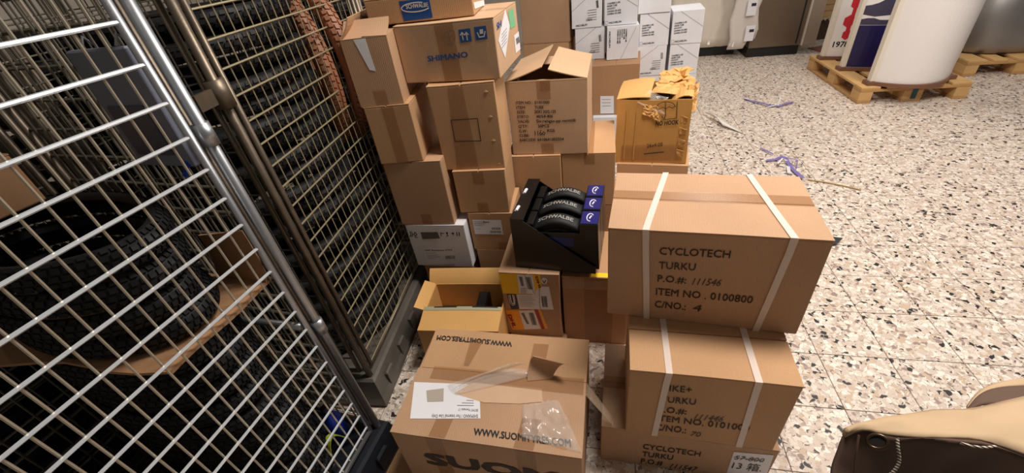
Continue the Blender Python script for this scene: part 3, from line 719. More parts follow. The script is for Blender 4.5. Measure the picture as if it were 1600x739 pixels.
su.text('SHIMANO / For Internal Use Only', 'T', *z((454, 463), (232, 461), (455, 480)), mat=GREYINK, bold=.02, e=.0056)
su.text('SRTMT Pyorasto 17', 'T', *z((455, 437), (360, 432), (455, 449)), mat=GREYINK, bold=.02, e=.0056)
for k in range(3): su.stroke('fine_print', GREYINK, 'T', z((432, 408 - 12*k + 12), (400 - 22*(2-k), 406 - 12*k + 12)), .002, e=.0056)
su.quadpx('grey_print', plain('grey_label_print', srgb(176, 164, 150), .6), 'T', z((210, 400), (288, 398), (290, 335), (205, 345)), e=.0056)
su.poly('torn_layer', plain('torn_liner', srgb(208, 172, 140), .8, vary=.06), 'T', z((340, 360), (430, 305), (760, 335), (765, 400), (650, 410), (480, 405)), e=.0052)
P = lambda x, y, e: su.D(Vector((x, y, .35 + e)))
def px3(u, v, e):
    q = su.px('T', *z((u, v))[0]); return P(q.x, q.y, e)
g = []
for i in range(9):      # curled piece of torn board
    t_ = i / 8; r = []
    for j in range(6):
        s_ = j / 5; a = px3(690 + 120 * s_, 300 - 10 * s_, .006); b = px3(700 + 150 * s_, 232 + 8 * s_, .05); e_ = px3(730 + 165 * s_, 250 + 45 * s_, .085)
        r.append(a * (1 - t_)**2 + b * 2 * t_ * (1 - t_) * 1.0 + e_ * t_**2)
    g.append(r)
MB().sheet(g, .003).build('torn_curl', KRAFT, su.root)
def film(name, pts, mat, seed, amp=.006, n=8):
    g = []
    for i in range(n + 1):
        r = []
        for j in range(n + 1):
            a = pts[0].lerp(pts[1], i / n).lerp(pts[3].lerp(pts[2], i / n), j / n)
            b = noise.noise(Vector((i * .55, j * .55, seed))) * amp + .012 * math.sin(PI * j / n) * (1 if amp > .004 else .2); r.append(a + Vector((0, 0, abs(b))))
        g.append(r)
    return MB().sheet(g, .0006).build(name, mat, su.root, True)
film('clear_film', [px3(310, 320, .008), px3(560, 240, .012), px3(760, 270, .012), px3(350, 370, .008)], FILM, 3)
film('clear_film', [px3(670, 420, .007), px3(840, 395, .007), px3(955, 645, .005), px3(665, 575, .005)], FILM, 5, .022, 14)
film('clear_tape', [px3(330, 345, .008), px3(560, 250, .03), px3(690, 238, .03), px3(520, 275, .02)], TAPEC, 9)
g = [[(.56, .02 + j * .03, .26 + .02 * j + .03 * i) for j in range(3)] for i in range(3)]
film('clear_tape', [Vector((.602, .21, .34)), Vector((.69, .17, .25)), Vector((.69, .20, .25)), Vector((.602, .26, .34))], TAPEC, 11, .002)
sh = MB(); g = [[(-.125 + .3 * i / 5, -.17 + .27 * j / 4, .012 + .004 * math.sin(i * 1.2 + j)) for j in range(5)] for i in range(6)]
o = sh.sheet(g, .006).build('cardboard_sheet', KRAFT2); o.location = (-.47, .80, -.001); o.rotation_euler = (0, 0, -.276)
tag(o, 'flat scrap of tan cardboard on the floor by the black cage base', 'cardboard')

# ================================================================== RIGHT STACK
z = Z(900, 480, 2.8525)
c = Carton('tube_carton', 'bottom carton of the right stack, printed lines and handwritten note', (.208, .757, 0), -.295, .534, .35, .219, KRAFT, seed=61, top='x')
c.text('CYCLOTECH', 'F', *z((298, 628), (550, 662), (300, 606)), bold=.015); c.text('TURKU', 'F', *z((295, 662), (430, 679), (298, 640)), bold=.015)
c.text('P.O.#', 'F', *z((290, 694), (385, 705), (292, 672)), bold=.015); c.text('ITEM NO.', 'F', *z((286, 726), (440, 744), (288, 703)), bold=.015); c.text('C/NO.:', 'F', *z((282, 758), (400, 772), (284, 736)), bold=.015)
c.text('111547', 'F', *z((417, 714), (528, 730), (432, 695)), mat=PEN, bold=-.005, name='handwritten_number')
c.quadpx('paper_note', PAPER, 'F', z((650, 790), (850, 800), (880, 655), (700, 640)), label='white handwritten note')
c.text('57-800', 'F', *z((700, 672), (830, 686), (712, 655)), mat=PEN, bold=-.005, e=.0024, name='handwritten_note'); c.stroke('handwritten_note', PEN, 'F', z((700, 662), (832, 680)), .002, e=.0026)
c.text('13 箱.', 'F', *z((690, 712), (822, 728), (700, 686)), mat=PEN, bold=-.005, e=.0024, name='handwritten_note')
c.tape_across(TAPE, .5, .05, 'T'); c.tape(TAPEC, .05, .05, 'T', 0, 1)
bk = Carton('tube_carton', 'middle carton of the right stack with two white straps', (.279, .726, .222), -.289, .437, .30, .326, KRAFT2, seed=62, top='x')
z = Z(900, 480, 2.8525)
bk.text('BIKE+', 'F', *z((388, 369), (516, 381), (390, 342)), bold=.015); bk.text('TURKU', 'F', *z((378, 419), (534, 433), (380, 393)), bold=.015)
bk.text('P.O.#:', 'F', *z((368, 464), (492, 476), (370, 438)), bold=.015); bk.text('ITEM NO. 0101000', 'F', *z((360, 503), (772, 550), (362, 477)), bold=.015); bk.text('C/NO.:', 'F', *z((352, 546), (490, 561), (355, 518)), bold=.015)
bk.text('111446', 'F', *z((525, 498), (650, 508), (543, 474)), mat=PEN, bold=0, name='handwritten_number'); bk.text('70', 'F', *z((508, 572), (552, 577), (520, 552)), mat=PEN, bold=0, name='handwritten_number')
z2 = Z(930, 240, 2.4625)
cy = Carton('tube_carton', 'big top carton of the right stack with two white straps', (.271, .947, .549), -.348, .540, .329, .341, KRAFT, seed=63, top='x')
cy.text('CYCLOTECH', 'F', *z2((247, 386), (519, 401), (249, 358)), bold=.012); cy.text('TURKU', 'F', *z2((244, 440), (385, 448), (246, 413)), bold=.012)
cy.text('P.O.#:', 'F', *z2((238, 490), (348, 498), (240, 464)), bold=.012); cy.text('ITEM NO . 0100800', 'F', *z2((231, 541), (602, 574), (233, 514)), bold=.012); cy.text('C/NO.:', 'F', *z2((226, 589), (345, 601), (228, 563)), bold=.012)
cy.text('111546', 'F', *z2((371, 502), (478, 508), (384, 476)), mat=PEN, bold=.0, name='handwritten_number'); cy.text('4', 'F', *z2((370, 604), (403, 607), (380, 578)), mat=PEN, bold=0, name='handwritten_number')
cy.tape_across(TAPE, .56, .055, 'T', e=.0012)
def strap(c, top, front, wd=.018):
    """one band: over the top, down the front, and down behind; top = (x front, x back), front = (x top, x bottom)"""
    a, b = top; f0, f1 = front; e = .003; pts = []
    hw = wd / 2
    prof = [(b, c.d + e, 0.0), (b, c.d + e, c.h + e)] + [(b + (a - b) * k / 8, c.d * (1 - k / 8), c.h + e) for k in range(1, 8)] + [(a, -e, c.h + e)] + [(f0 + (f1 - f0) * k / 8, -e, c.h * (1 - k / 8)) for k in range(1, 9)]
    g = [[c.D(Vector((x - hw, y, zz))) , c.D(Vector((x + hw, y, zz)))] for x, y, zz in prof]
    return MB().sheet(g, .0008).build('strap', STRAP, c.root)
def fx(c, face, u, v): return c.px(face, u, v).x
q = z2((195, 300), (272, 78), (195, 630)); strap(cy, (fx(cy, 'T', *q[0]), fx(cy, 'T', *q[1])), (fx(cy, 'F', *q[0]), fx(cy, 'F', *q[2])))
q = z2((768, 330), (592, 88), (615, 680)); strap(cy, (fx(cy, 'T', *q[0]), fx(cy, 'T', *q[1])), (fx(cy, 'F', *q[0]), fx(cy, 'F', *q[2])))
q = z((415, 285), (388, 70), (350, 560)); strap(bk, (fx(bk, 'T', *q[0]), fx(bk, 'T', *q[1])), (fx(bk, 'F', *q[0]), fx(bk, 'F', *q[2])))
q = z((815, 335), (742, 105), (730, 615)); strap(bk, (fx(bk, 'T', *q[0]), fx(bk, 'T', *q[1])), (fx(bk, 'F', *q[0]), fx(bk, 'F', *q[2])))

# ================================================================== TYRES
def tyre_meshes(Rm=.31, r=.027, knob=True, rows=5, n=66, seg=64):
    body = MB(); pts = [(Rm * math.cos(2*PI*k/seg), Rm * math.sin(2*PI*k/seg), 0) for k in range(seg)]
    ring = [math.radians(a) for a in range(-150, 151, 25)]; vs = []; fs = []; m = len(ring)
    for k in range(seg):
        a = 2 * PI * k / seg
        for b in ring: vs.append(((Rm + r * math.cos(b)) * math.cos(a), (Rm + r * math.cos(b)) * math.sin(a), r * math.sin(b)))
    for k in range(seg):
        for i in range(m - 1): fs.append((k*m+i, ((k+1) % seg)*m+i, ((k+1) % seg)*m+i+1, k*m+i+1))
    tr = MB()
    for row in range(rows):
        b0 = math.radians((row - (rows - 1) / 2) * 30)
        for k in range(n):
            a = 2 * PI * (k + .5 * (row % 2)) / n; da = 2 * PI / n * .34; db = math.radians(11); q = []
            for rr in (r - .001, r + .0042):
                for sa, sb in ((-1, -1), (1, -1), (1, 1), (-1, 1)):
                    A = a + sa * da + (.25 * da * sb); B = b0 + sb * db
                    q.append(((Rm + rr * math.cos(B)) * math.cos(A), (Rm + rr * math.cos(B)) * math.sin(A), rr * math.sin(B)))
            tr.add(q, [(4, 5, 6, 7), (0, 1, 5, 4), (1, 2, 6, 5), (2, 3, 7, 6), (3, 0, 4, 7)])
    return (vs, fs), tr
def make_tyre(name, label, mat, **k):
    r = empty(name, (0, 0, 0)); tag(r, label, 'tyre')
    (vs, fs), tr = tyre_meshes(**k)
    link('casing', vs, fs, mat, r, True); tr.build('tread', mat, r); return r
def dup(root, loc, rot, label, group):
    r = root.copy(); COL.objects.link(r); r.location = loc; r.rotation_euler = rot; r['label'] = label; r['group'] = group
    for ch in root.children:
        c_ = ch.copy(); COL.objects.link(c_); c_.parent = r
    return r

# ================================================================== ROLL CAGES
def cage(name, label, P0, az, y0, y1, depth, wires, vstep, tilt, mats, base_mat, ztop=1.62, zdeck=.15, rh=.003, rv=.002):
    """root at the visible post's floor point; local y along the near face, local -x into the cage"""
    pipe, hm, vm = mats
    root = empty(name, (P0[0], P0[1], 0), -az); tag(root, label, 'roll cage')
    sx = lambda z_: tilt * max(0, z_ - .15)
    def shear(v): return Vector((v.x + sx(v.z), v.y, v.z))
    R = .0125
    # deck: plastic skirt with sloping sides, recessed top and ribs
    dk = MB(); L0, L1 = y0 - .03, y1 + .03; X0, X1 = -depth - .03, .03
    prof = [(.02, .0), (.022, .03), (.012, .05), (-.002, zdeck - .01), (-.012, zdeck)]
    vs = []
    for e, zz in prof: vs += [(X0 - e, L0 - e, zz), (X1 + e, L0 - e, zz), (X1 + e, L1 + e, zz), (X0 - e, L1 + e, zz)]
    fs = [(3, 2, 1, 0), tuple(len(vs) - 4 + k for k in range(4))]
    for k in range(len(prof) - 1):
        for j in range(4): fs.append((k*4+j, k*4+(j+1) % 4, k*4+4+(j+1) % 4, k*4+4+j))
    dk.add(vs, fs); deck = dk.build('deck', base_mat, root)
    for k in range(6):
        yy = L0 + .1 + (L1 - L0 - .2) * k / 5; MB().box((X1 + .004, yy - .03, .03), (X1 + .02, yy + .03, zdeck - .04), .006).build('deck_rib', base_mat, deck)
    # four posts (doubled at the visible corner), four mesh panels
    def seg(a, b): return [Vector(a), Vector(b)]
    for (px_, py_) in ((0, y0), (0, y1), (-depth, y0), (-depth, y1)):
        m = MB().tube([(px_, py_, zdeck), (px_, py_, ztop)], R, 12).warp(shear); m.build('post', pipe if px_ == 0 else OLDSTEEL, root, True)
    panels = {'R': ((0, y0), (0, y1)), 'L': ((-depth, y0), (-depth, y1)), 'A': ((-depth, y0), (0, y0)), 'B': ((-depth, y1), (0, y1))}
    for key, (a, b) in panels.items():
        a = Vector((a[0], a[1], 0)); b = Vector((b[0], b[1], 0)); t = (b - a).normalized(); Ln = (b - a).length
        out = Vector((1, 0, 0)) if key == 'R' else Vector((-1, 0, 0)) if key == 'L' else Vector((0, -1, 0)) if key == 'A' else Vector((0, 1, 0))
        ins = t * .035
        fr = MB()
        za, zb = zdeck + .03, ztop - .0
        for p in (a + ins, b - ins): fr.tube([p + Vector((0, 0, za)), p + Vector((0, 0, zb))], .009, 10)
        fr.tube([a + ins + Vector((0, 0, za)), b - ins + Vector((0, 0, za))], .009, 10)
        fr.tube([a + Vector((0, 0, zb)), b + Vector((0, 0, zb))], R, 10)
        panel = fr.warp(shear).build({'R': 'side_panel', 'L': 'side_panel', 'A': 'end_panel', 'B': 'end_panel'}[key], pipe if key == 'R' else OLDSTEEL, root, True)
        proto = None
        for zz in wires:
            if zz > ztop - .02 or zz < za: continue
            if proto is None:
                proto = MB().tube([a + ins * .9 + out * .003, b - ins * .9 + out * .003], rh, 6).build('horizontal_wire', hm if key == 'R' else SHADEWIRE, panel); o = proto  # all but the visible side panel get the wire with shade in its colour
            else: o = proto.copy(); COL.objects.link(o); o.parent = panel
            o.location = (sx(zz), 0, zz)
        nv = int(Ln / vstep); proto = None
        for k in range(1, nv):
            p = t * (k * Ln / nv)
            if proto is None:
                proto = MB().tube([a - out * .003 + Vector((sx(za), 0, za)), a - out * .003 + Vector((sx(zb), 0, zb))], rv, 6).build('vertical_wire', vm if key == 'R' else SHADEWIRE, panel); o = proto
            else: o = proto.copy(); COL.objects.link(o); o.parent = panel
            o.location = p
    return root
AZ1, AZ2 = math.radians(21), math.radians(11.5)
P1, P2 = (-.6, .918), (-.675, 1.155)
w1 = [1.5345 - .0735 * k for k in range(-1, 20)]; w2 = [1.524 - .07 * k for k in range(-1, 20)]
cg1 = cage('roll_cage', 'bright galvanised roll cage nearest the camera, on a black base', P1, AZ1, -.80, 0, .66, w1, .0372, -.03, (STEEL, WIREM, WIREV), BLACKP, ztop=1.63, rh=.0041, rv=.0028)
cg2 = cage('roll_cage', 'older yellowed roll cage full of tyres, behind the bright one', P2, AZ2, 0, .93, .66, w2, .040, -.02, (OLDSTEEL, OLDWIRE, OLDWIRE), GREYP, ztop=1.64)
for zz in (1.28, .67):
    MB().tube([(.0 - .03 * (zz - .15), 0, zz), (-.03 * (zz - .1), 0, zz + .05)], .018, 14).build('hinge_sleeve', STEEL, cg1, True)
MB().tube([(-.023, 0, 1.30), (-.0245, 0, 1.37)], .026, 16).build('pipe_collar', OLDSTEEL, cg2, True)
MB().box((-.028, -.085, 1.315), (-.018, 0.0, 1.355)).build('hinge_strap', OLDSTEEL, cg2)
# shelf bar inside the near cage
MB().tube([(-.045, -.03, .72), (-.33, -.03, .70), (-.63, -.03, .70)], .011, 10).build('cross_bar', STEEL, cg1, True)
M1 = Matrix.Translation((P1[0], P1[1], 0)) @ Matrix.Rotation(-AZ1, 4, 'Z'); M2 = Matrix.Translation((P2[0], P2[1], 0)) @ Matrix.Rotation(-AZ2, 4, 'Z')
T1 = make_tyre('knobby_tyre', '', RUBBER, Rm=.272, r=.029); used = [False, False]
words = ['bottom', 'second', 'third', 'fourth', 'fifth', 'sixth', 'seventh', 'eighth', 'ninth', 'tenth', 'eleventh', 'twelfth', 'thirteenth', 'fourteenth', 'fifteenth', 'sixteenth', 'seventeenth', 'eighteenth', 'nineteenth', 'twentieth', 'twenty-first', 'twenty-second']
rnd = random.Random(3)
def put(T, flag, loc, rot, label, group):
    if not used[flag]:
        used[flag] = True; T.location = loc; T.rotation_euler = rot; T['label'] = label; T['group'] = group; return T
    return dup(T, loc, rot, label, group)
for k in range(15):      # squeezed to ovals at the far end of the near cage
    zz = .20 + .0665 * k + (.02 if k >= 11 else 0); p = M1 @ Vector((-.345 - .02 * (zz > .6) + rnd.uniform(-.006, .006), -.215 + rnd.uniform(-.008, .008), zz))
    o = put(T1, 0, p, (0, 0, -AZ1 + PI * (k % 2)), 'black knobby tyre squeezed into the near cage, %s from the bottom' % words[k] if k else 'black knobby tyre squeezed at the bottom of the near cage', 'tyres stacked in the near cage')
    o.scale = (1, .52, 1)
for k in range(5):
    p = M1 @ Vector((-.345, -.59 + rnd.uniform(-.008, .008), .187 + .0665 * k))
    o = dup(T1, p, (0, 0, -AZ1), 'black knobby tyre low at the open end of the near cage, %s from bottom' % words[k] if k else 'black knobby tyre lowest at the open end of the near cage', 'low tyres in the near cage'); o.scale = (1, .55, 1)
T2 = make_tyre('slick_tyre', '', RUBBER, Rm=.288, r=.026, rows=3, n=80)
for k in range(22):
    zz = .182 + .062 * k; p = M2 @ Vector((-.335 - .02 * (zz - .15) + rnd.uniform(-.006, .006), ((.34, .40)[k % 2] if k > 10 else (.36, .58)[k % 2]) + rnd.uniform(-.01, .01), zz))
    put(T2, 1, p, (0, 0, rnd.random() * 6), 'black tyre lying in the older cage, %s from the bottom' % words[k] if k else 'black tyre lying at the bottom of the older cage', 'tyres stacked in the older cage')
T3 = make_tyre('brown_tyre', 'brown tyre hanging upright at the far end of the older cage', BRUBBER, Rm=.295, r=.035, rows=3, n=80)
T3.location = M2 @ Vector((-.265, .76, 1.21)); T3.rotation_euler = (PI / 2, 0, -AZ2 + math.radians(138))
T4 = make_tyre('brown_tyre', 'second brown tyre hanging behind the other brown tyre', BRUBBER, Rm=.295, r=.035, rows=3, n=80)
T4.location = M2 @ Vector((-.20, .825, 1.22)); T4.rotation_euler = (PI / 2, 0, -AZ2 + math.radians(138))

# three more cages of tyres farther off, seen through the mesh
w3 = [1.5345 - .147 * k for k in range(10)]
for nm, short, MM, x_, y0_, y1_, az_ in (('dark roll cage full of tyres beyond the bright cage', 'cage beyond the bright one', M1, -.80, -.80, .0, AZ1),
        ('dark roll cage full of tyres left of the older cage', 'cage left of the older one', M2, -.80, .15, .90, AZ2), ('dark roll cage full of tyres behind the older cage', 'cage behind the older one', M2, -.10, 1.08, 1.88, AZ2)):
    q = MM @ Vector((x_, 0, 0)); cage('roll_cage', nm, (q.x, q.y), az_, y0_, y1_, .66, w3, .08, 0, (OLDSTEEL, SHADEWIRE, SHADEWIRE), GREYP, ztop=1.63)
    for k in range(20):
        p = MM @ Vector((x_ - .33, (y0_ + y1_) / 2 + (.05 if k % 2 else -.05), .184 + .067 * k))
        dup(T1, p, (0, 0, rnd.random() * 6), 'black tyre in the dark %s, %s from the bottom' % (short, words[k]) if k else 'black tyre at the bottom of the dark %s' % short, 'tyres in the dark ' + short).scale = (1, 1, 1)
# loose things in the near cage
def cage_pt(u, v, xl):
    Mi = M1.inverted(); o = Mi @ CAMP; dd = Mi.to_3x3() @ ray(u, v); t_ = (xl - o.x) / dd.x; return o + dd * t_
# bent cardboard divider lying between the tyres, right end folded up
dv = empty('cardboard_divider', M1 @ Vector((-.04, -.3, .911)), -AZ1); tag(dv, 'bent brown cardboard divider lying between the tyres in the near cage', 'cardboard')
g = []
for i in range(9):
    xx = -.60 * i / 8; y0_ = -.035 - .09 * i / 8 - .012 * math.sin(i * 1.1)
    g.append([(xx, y0_ + (.255 - y0_) * j / 8, .003 * math.sin(i * .9 + j)) for j in range(9)])
MB().sheet(g, .008).build('sheet', KRAFTD, dv)
g = [[(.0 - .17 * i / 6 - .01 * (j / 6) ** 2, .248 + .022 * math.sin(PI * .5 * j / 6) , .006 + .15 * j / 6 - .03 * (i / 6) * (j / 6)) for j in range(7)] for i in range(7)]
MB().sheet(g, .006).build('upright_flap', KRAFTD, dv)
def cage_item(name, label, cat, loc, fn, mat):
    r = empty(name, M1 @ Vector(loc), -AZ1); tag(r, label, cat); fn(r, mat); return r
BLU2 = plain('bright_blue_plastic', srgb(24, 60, 190), .35); LIME = plain('lime_fabric', srgb(178, 190, 60), .6); GREYB = plain('slate_plastic', srgb(120, 124, 140), .5, vary=.1)
def bottle(r, m):
    MB().tube([(0, 0, 0), (0, 0, .10), (0, 0, .13), (0, 0, .15)], [.032, .032, .016, .014], 16).build('bottle_body', m, r, True); MB().tube([(0, 0, .15), (0, 0, .17)], .016, 12).build('cap', BLACKP, r, True)
cage_item('blue_bottle', 'blue plastic bottle standing on the near cage deck', 'bottle', (-.12, -.06, .151), bottle, BLU2)
def can(r, m):
    MB().tube([(-.05, 0, .032), (.05, 0, .032)], .032, 16).build('can_body', m, r, True); MB().tube([(-.053, 0, .032), (-.05, 0, .032)], .027, 16).build('can_end', STEEL, r, True)
cage_item('blue_can', 'blue can lying on the deck at the cage corner', 'can', (-.53, -.055, .151), can, BLU2)
def strapfn(r, m):
    g = [[(-.012 + .024 * j, -.05 + .10 * i / 10, .02 + .10 * math.sin(PI * i / 10)) for j in range(2)] for i in range(11)]
    MB().sheet(g, .003).build('band', m, r); MB().box((-.015, -.06, 0), (.015, -.04, .03), .003).build('buckle', BLACKP, r)
cage_item('lime_strap', 'lime green webbing strap looped on the near cage deck', 'strap', (-.07, -.13, .152), strapfn, LIME)
def pouch(r, m):
    g = [[(-.05 + .1 * i / 6, .01 * math.sin(PI * j / 5) * math.sin(PI * i / 6), .13 * j / 5) for j in range(6)] for i in range(7)]
    MB().sheet(g, .02).build('pouch_body', m, r); MB().box((-.05, -.012, .125), (.05, .012, .14), .003).build('header_card', LIME, r)
cage_item('packaged_item', 'dark packet with lime header card on the near cage deck', 'packet', (-.27, -.10, .152), pouch, GREYB)
def plate(r, m):
    MB().box((0, -.008, 0), (.17, .008, .25), .004).build('plate', m, r); MB().box((.02, -.012, .03), (.13, -.008, .14), .001).build('card_slot', plain('slot_card', srgb(70, 76, 92), .4), r)
    for k in range(2): MB().tube([(.03 + .1 * k, .008, .25), (.03 + .1 * k, .02, .27), (.03 + .1 * k, .034, .25)], .003, 6).build('hook', STEEL, r)
    for k in range(2): MB().tube([(.12 + .02 * k, -.006, -.02 + .022 * k), (.135 + .02 * k, -.01, -.012 + .022 * k)], .007, 8).build('blue_tip', BLU2, r)
cage_item('slate_plate', 'slate grey card holder plate hung on the near cage end mesh', 'plate', (-.23, -.034, 1.245), plate, GREYB)
cb = Carton('cardboard_box', 'brown carton standing on the tyres at the back of the near cage', tuple(M1 @ Vector((-.60, -.37, 1.192))), -AZ1, .11, .24, .12, KRAFTD, seed=70)

# ================================================================== PALLETS, SIGNS, TANK
PW = plain('pallet_wood', srgb(206, 164, 108), .7, vary=.16, scale=14, bump=.1); PW2 = plain('pallet_wood_aged', srgb(186, 144, 92), .7, vary=.18, scale=14, bump=.1)
TEAL = plain('teal_paint', srgb(40, 84, 88), .6)
def pallet(label, loc, yaw, L=1.16, Wd=.82):
    r = empty('wooden_pallet', loc, yaw); tag(r, label, 'pallet', 'wooden pallets')
    for x0 in (0, Wd/2 - .0725, Wd - .1): MB().box((x0, 0, 0), (x0 + (.145 if 0 < x0 < .5 else .1), L, .022), .003).build('bottom_board', PW2, r)
    for x0, ww in ((0, .1), (Wd/2 - .0725, .145), (Wd - .1, .1)):
        for y0 in (0, L/2 - .0725, L - .145): MB().box((x0, y0, .022), (x0 + ww, y0 + .145, .10), .003).build('block', PW, r)
    for y0 in (0, L/2 - .0725, L - .145): MB().box((0, y0, .10), (Wd, y0 + .145, .122), .003).build('stringer_board', PW2, r)
    for x0, ww in ((0, .145), (.195, .1), (Wd/2 - .0725, .145), (Wd - .295, .1), (Wd - .145, .145)): MB().box((x0, 0, .122), (x0 + ww, L, .144), .003).build('deck_board', PW, r)
    return r
pl = pallet('near wooden pallet carrying three curved white display panels', (3.243, 3.517, 0), -.25)
MB().box((.40, -.003, .025), (.44, 0, .12)).build('teal_stripe', TEAL, pl)
pallet('second wooden pallet behind, under the steel tank', (4.47, 3.80, 0), -.30, L=1.1, Wd=.9)
WPNL = plain('white_laminate', srgb(240, 235, 232), .35); BRN = plain('brown_edge_trim', srgb(122, 84, 64), .4); EDGE = plain('cream_edge', srgb(232, 222, 206), .5)
DKBL = plain('dark_blue_print', srgb(22, 14, 74), .35); SLATE = plain('slate_print', srgb(66, 62, 84), .4); REDP = plain('red_print', srgb(204, 40, 52), .45)
def curved_panel(label, A, B, bulge, hh, zb=.146):
    """vertical panel bowed towards the viewer between floor points A and B"""
    A = Vector((A[0], A[1], 0)); B = Vector((B[0], B[1], 0)); t = (B - A); L = t.length; yaw = math.atan2(t.y, t.x)
    r = empty('curved_display_panel', (A.x, A.y, zb), yaw); tag(r, label, 'display panel', 'curved display panels')
    n = 20
    def arc(s_, off=0): return Vector((L * s_, -bulge * (math.sin(PI * min(1, s_ * .5 + .0)) if False else (1 - (2 * s_ - 1) ** 2)) - off, 0))
    r['_'] = 0; del r['_']
    g = [[arc(i / n) + Vector((0, 0, .03 + hh * j / 6)) for j in range(7)] for i in range(n + 1)]
    MB().sheet(g, .02).build('panel', WPNL, r, False)
    MB().box((-.035, -.02, .03), (.0, .03, .03 + hh), .004).build('end_edge', EDGE, r)
    outl = [arc(i / n, .035) for i in range(n + 1)]; outl = [Vector((-.05, -.03, 0))] + outl + [Vector((L + .05, -.03, 0)), Vector((L + .05, .06, 0)), Vector((-.05, .06, 0))]
    m = len(outl); vs = outl + [p + Vector((0, 0, .03)) for p in outl]
    link('base_plinth', vs, [tuple(range(m-1, -1, -1)), tuple(range(m, 2*m))] + [(k, (k+1) % m, m + (k+1) % m, m + k) for k in range(m)], BRN, r)
    def pt(s_, zz, e=.012): p = arc(s_, e); p.z = zz; return p
    return r, pt
r3, p3 = curved_panel('nearest curved white display panel, plain, on the pallet', (3.36, 3.56), (3.94, 3.455), .16, .95)
r2, p2 = curved_panel('middle curved display panel with dark blue print', (3.45, 4.03), (4.11, 3.88), .09, .95)
r1, p1_ = curved_panel('rear curved white display panel with red emblem and year', (3.54, 4.44), (4.20, 4.29), .06, .95)
def pprint(root, pt, name, mat, outline, n=8):
    # outline is a polygon in (s, z); filled as a fan strip between lower and upper chains
    lo, hi = outline; vs = []; fs = []
    def ev(ch, s_):
        for (a, za), (b, zb) in zip(ch, ch[1:]):
            if a <= s_ <= b: return za + (zb - za) * (s_ - a) / (b - a + 1e-9)
        return ch[-1][1]
    s0, s1 = lo[0][0], lo[-1][0]
    for i in range(n + 1):
        s_ = s0 + (s1 - s0) * i / n; vs += [pt(s_, ev(lo, s_)), pt(s_, ev(hi, s_))]
    for i in range(n): fs.append((2*i, 2*i+2, 2*i+3, 2*i+1))
    return link(name, vs, fs, mat, root)
pprint(r2, p2, 'blue_field', DKBL, ([(.0, .032), (1, .032)], [(.0, .40), (1, .385)]), 16)
pprint(r2, p2, 'slate_field', SLATE, ([(.0, .403), (1, .388)], [(.0, .45), (.1, .465), (.2, .44), (1, .435)]), 16)
pprint(r2, p2, 'slate_peak', SLATE, ([(.0, .49), (.12, .47), (.3, .48), (1, .48)], [(.0, .56), (.1, .57), (.3, .66), (1, .70)]), 16)
vs, fs = text_mesh('1978', .03); link('printed_year', [p1_(.05 + v.x * .19, .12 + v.y * .055) for v in vs], fs, INKB, r1)
for (s_, zz, rr) in ((.18, .235, .062), (.16, .36, .075), (.185, .52, .07)):
    hx = [p1_(s_ + rr * math.cos(a) * 1.0, zz + rr * .8 * math.sin(a)) for a in [k * PI / 3 + .5 for k in range(6)]]
    link('red_emblem', hx, [tuple(range(6))], REDP, r1)
pprint(r1, p1_, 'red_emblem', REDP, ([(.15, .26), (.20, .26)], [(.15, .34), (.20, .34)]), 2); pprint(r1, p1_, 'red_emblem', REDP, ([(.16, .39), (.205, .40)], [(.16, .50), (.205, .50)]), 2)
TANKM = plain('brushed_steel', srgb(150, 146, 142), .38, metal=.75, vary=.08, scale=9)
tk = empty('steel_tank', (5.18, 4.02, .146), -.3); tag(tk, 'large grey brushed steel tank with rounded corners on a pallet', 'tank')
def rrect(w_, d_, r_, n=8):
    out = []
    for cx_, cy_, a0 in ((w_ - r_, d_ - r_, 0), (r_, d_ - r_, 90), (r_, r_, 180), (w_ - r_, r_, 270)):
        for k in range(n + 1): a = math.radians(a0 + 90 * k / n); out.append((cx_ + r_ * math.cos(a), cy_ + r_ * math.sin(a)))
    return out
def prism(outline, levels):
    m = len(outline); cx_ = sum(p[0] for p in outline) / m; cy_ = sum(p[1] for p in outline) / m; vs = []; fs = []
    for s_, zz in levels: vs += [(cx_ + (x - cx_) * s_, cy_ + (y - cy_) * s_, zz) for x, y in outline]
    for k in range(len(levels) - 1):
        for j in range(m): fs.append((k*m+j, k*m+(j+1) % m, (k+1)*m+(j+1) % m, (k+1)*m+j))
    fs += [tuple(range(m-1, -1, -1)), tuple((len(levels)-1)*m + k for k in range(m))]; return vs, fs
ol = [(x - .62, y - .28) for x, y in rrect(1.3, 1.0, .32)]
vs, fs = prism(ol, [(.94, 0), (.985, .02), (1, .06), (1, .95)]); link('tank_body', vs, fs, TANKM, tk, True)
vs, fs = prism(ol, [(1.03, .95), (1.03, .99)]); link('rim', vs, fs, TANKM, tk)

# steel cabinets
CABM = plain('dark_stainless', srgb(128, 112, 96), .32, metal=.6, vary=.06, scale=5); KICK = plain('black_kick_plate', srgb(24, 24, 24), .5)
WRAP = plain('stretch_wrap', srgb(226, 216, 202), .25, vary=.08, scale=10, bump=.3)
q0 = U(1166, 91); q1 = U(1246, 85); yw = math.atan2(q1.y - q0.y, q1.x - q0.x); Lw = (q1 - q0).length
cb = empty('steel_cabinet', q0, yw); tag(cb, 'dark stainless steel cabinet on a black kick plate', 'cabinet')
MB().box((0, .03, 0), (Lw, .75, .11)).build('kick_plate', KICK, cb); MB().box((0, 0, .11), (Lw, .75, 1.7), .006).build('cabinet_body', CABM, cb)
MB().box((Lw - .06, -.006, .13), (Lw - .045, .002, 1.68)).build('door_seam', KICK, cb)
sp = MB().box((Lw + .012, -.03, .12), (Lw + .15, .02, 1.7), .004).build('side_panel', plain('pale_steel', srgb(176, 160, 144), .3, metal=.5), cb); MB().box((Lw + .0, -.03, .11), (Lw + .012, .02, 1.7)).build('edge_strip', plain('light_edge', srgb(205, 195, 180), .4), cb)
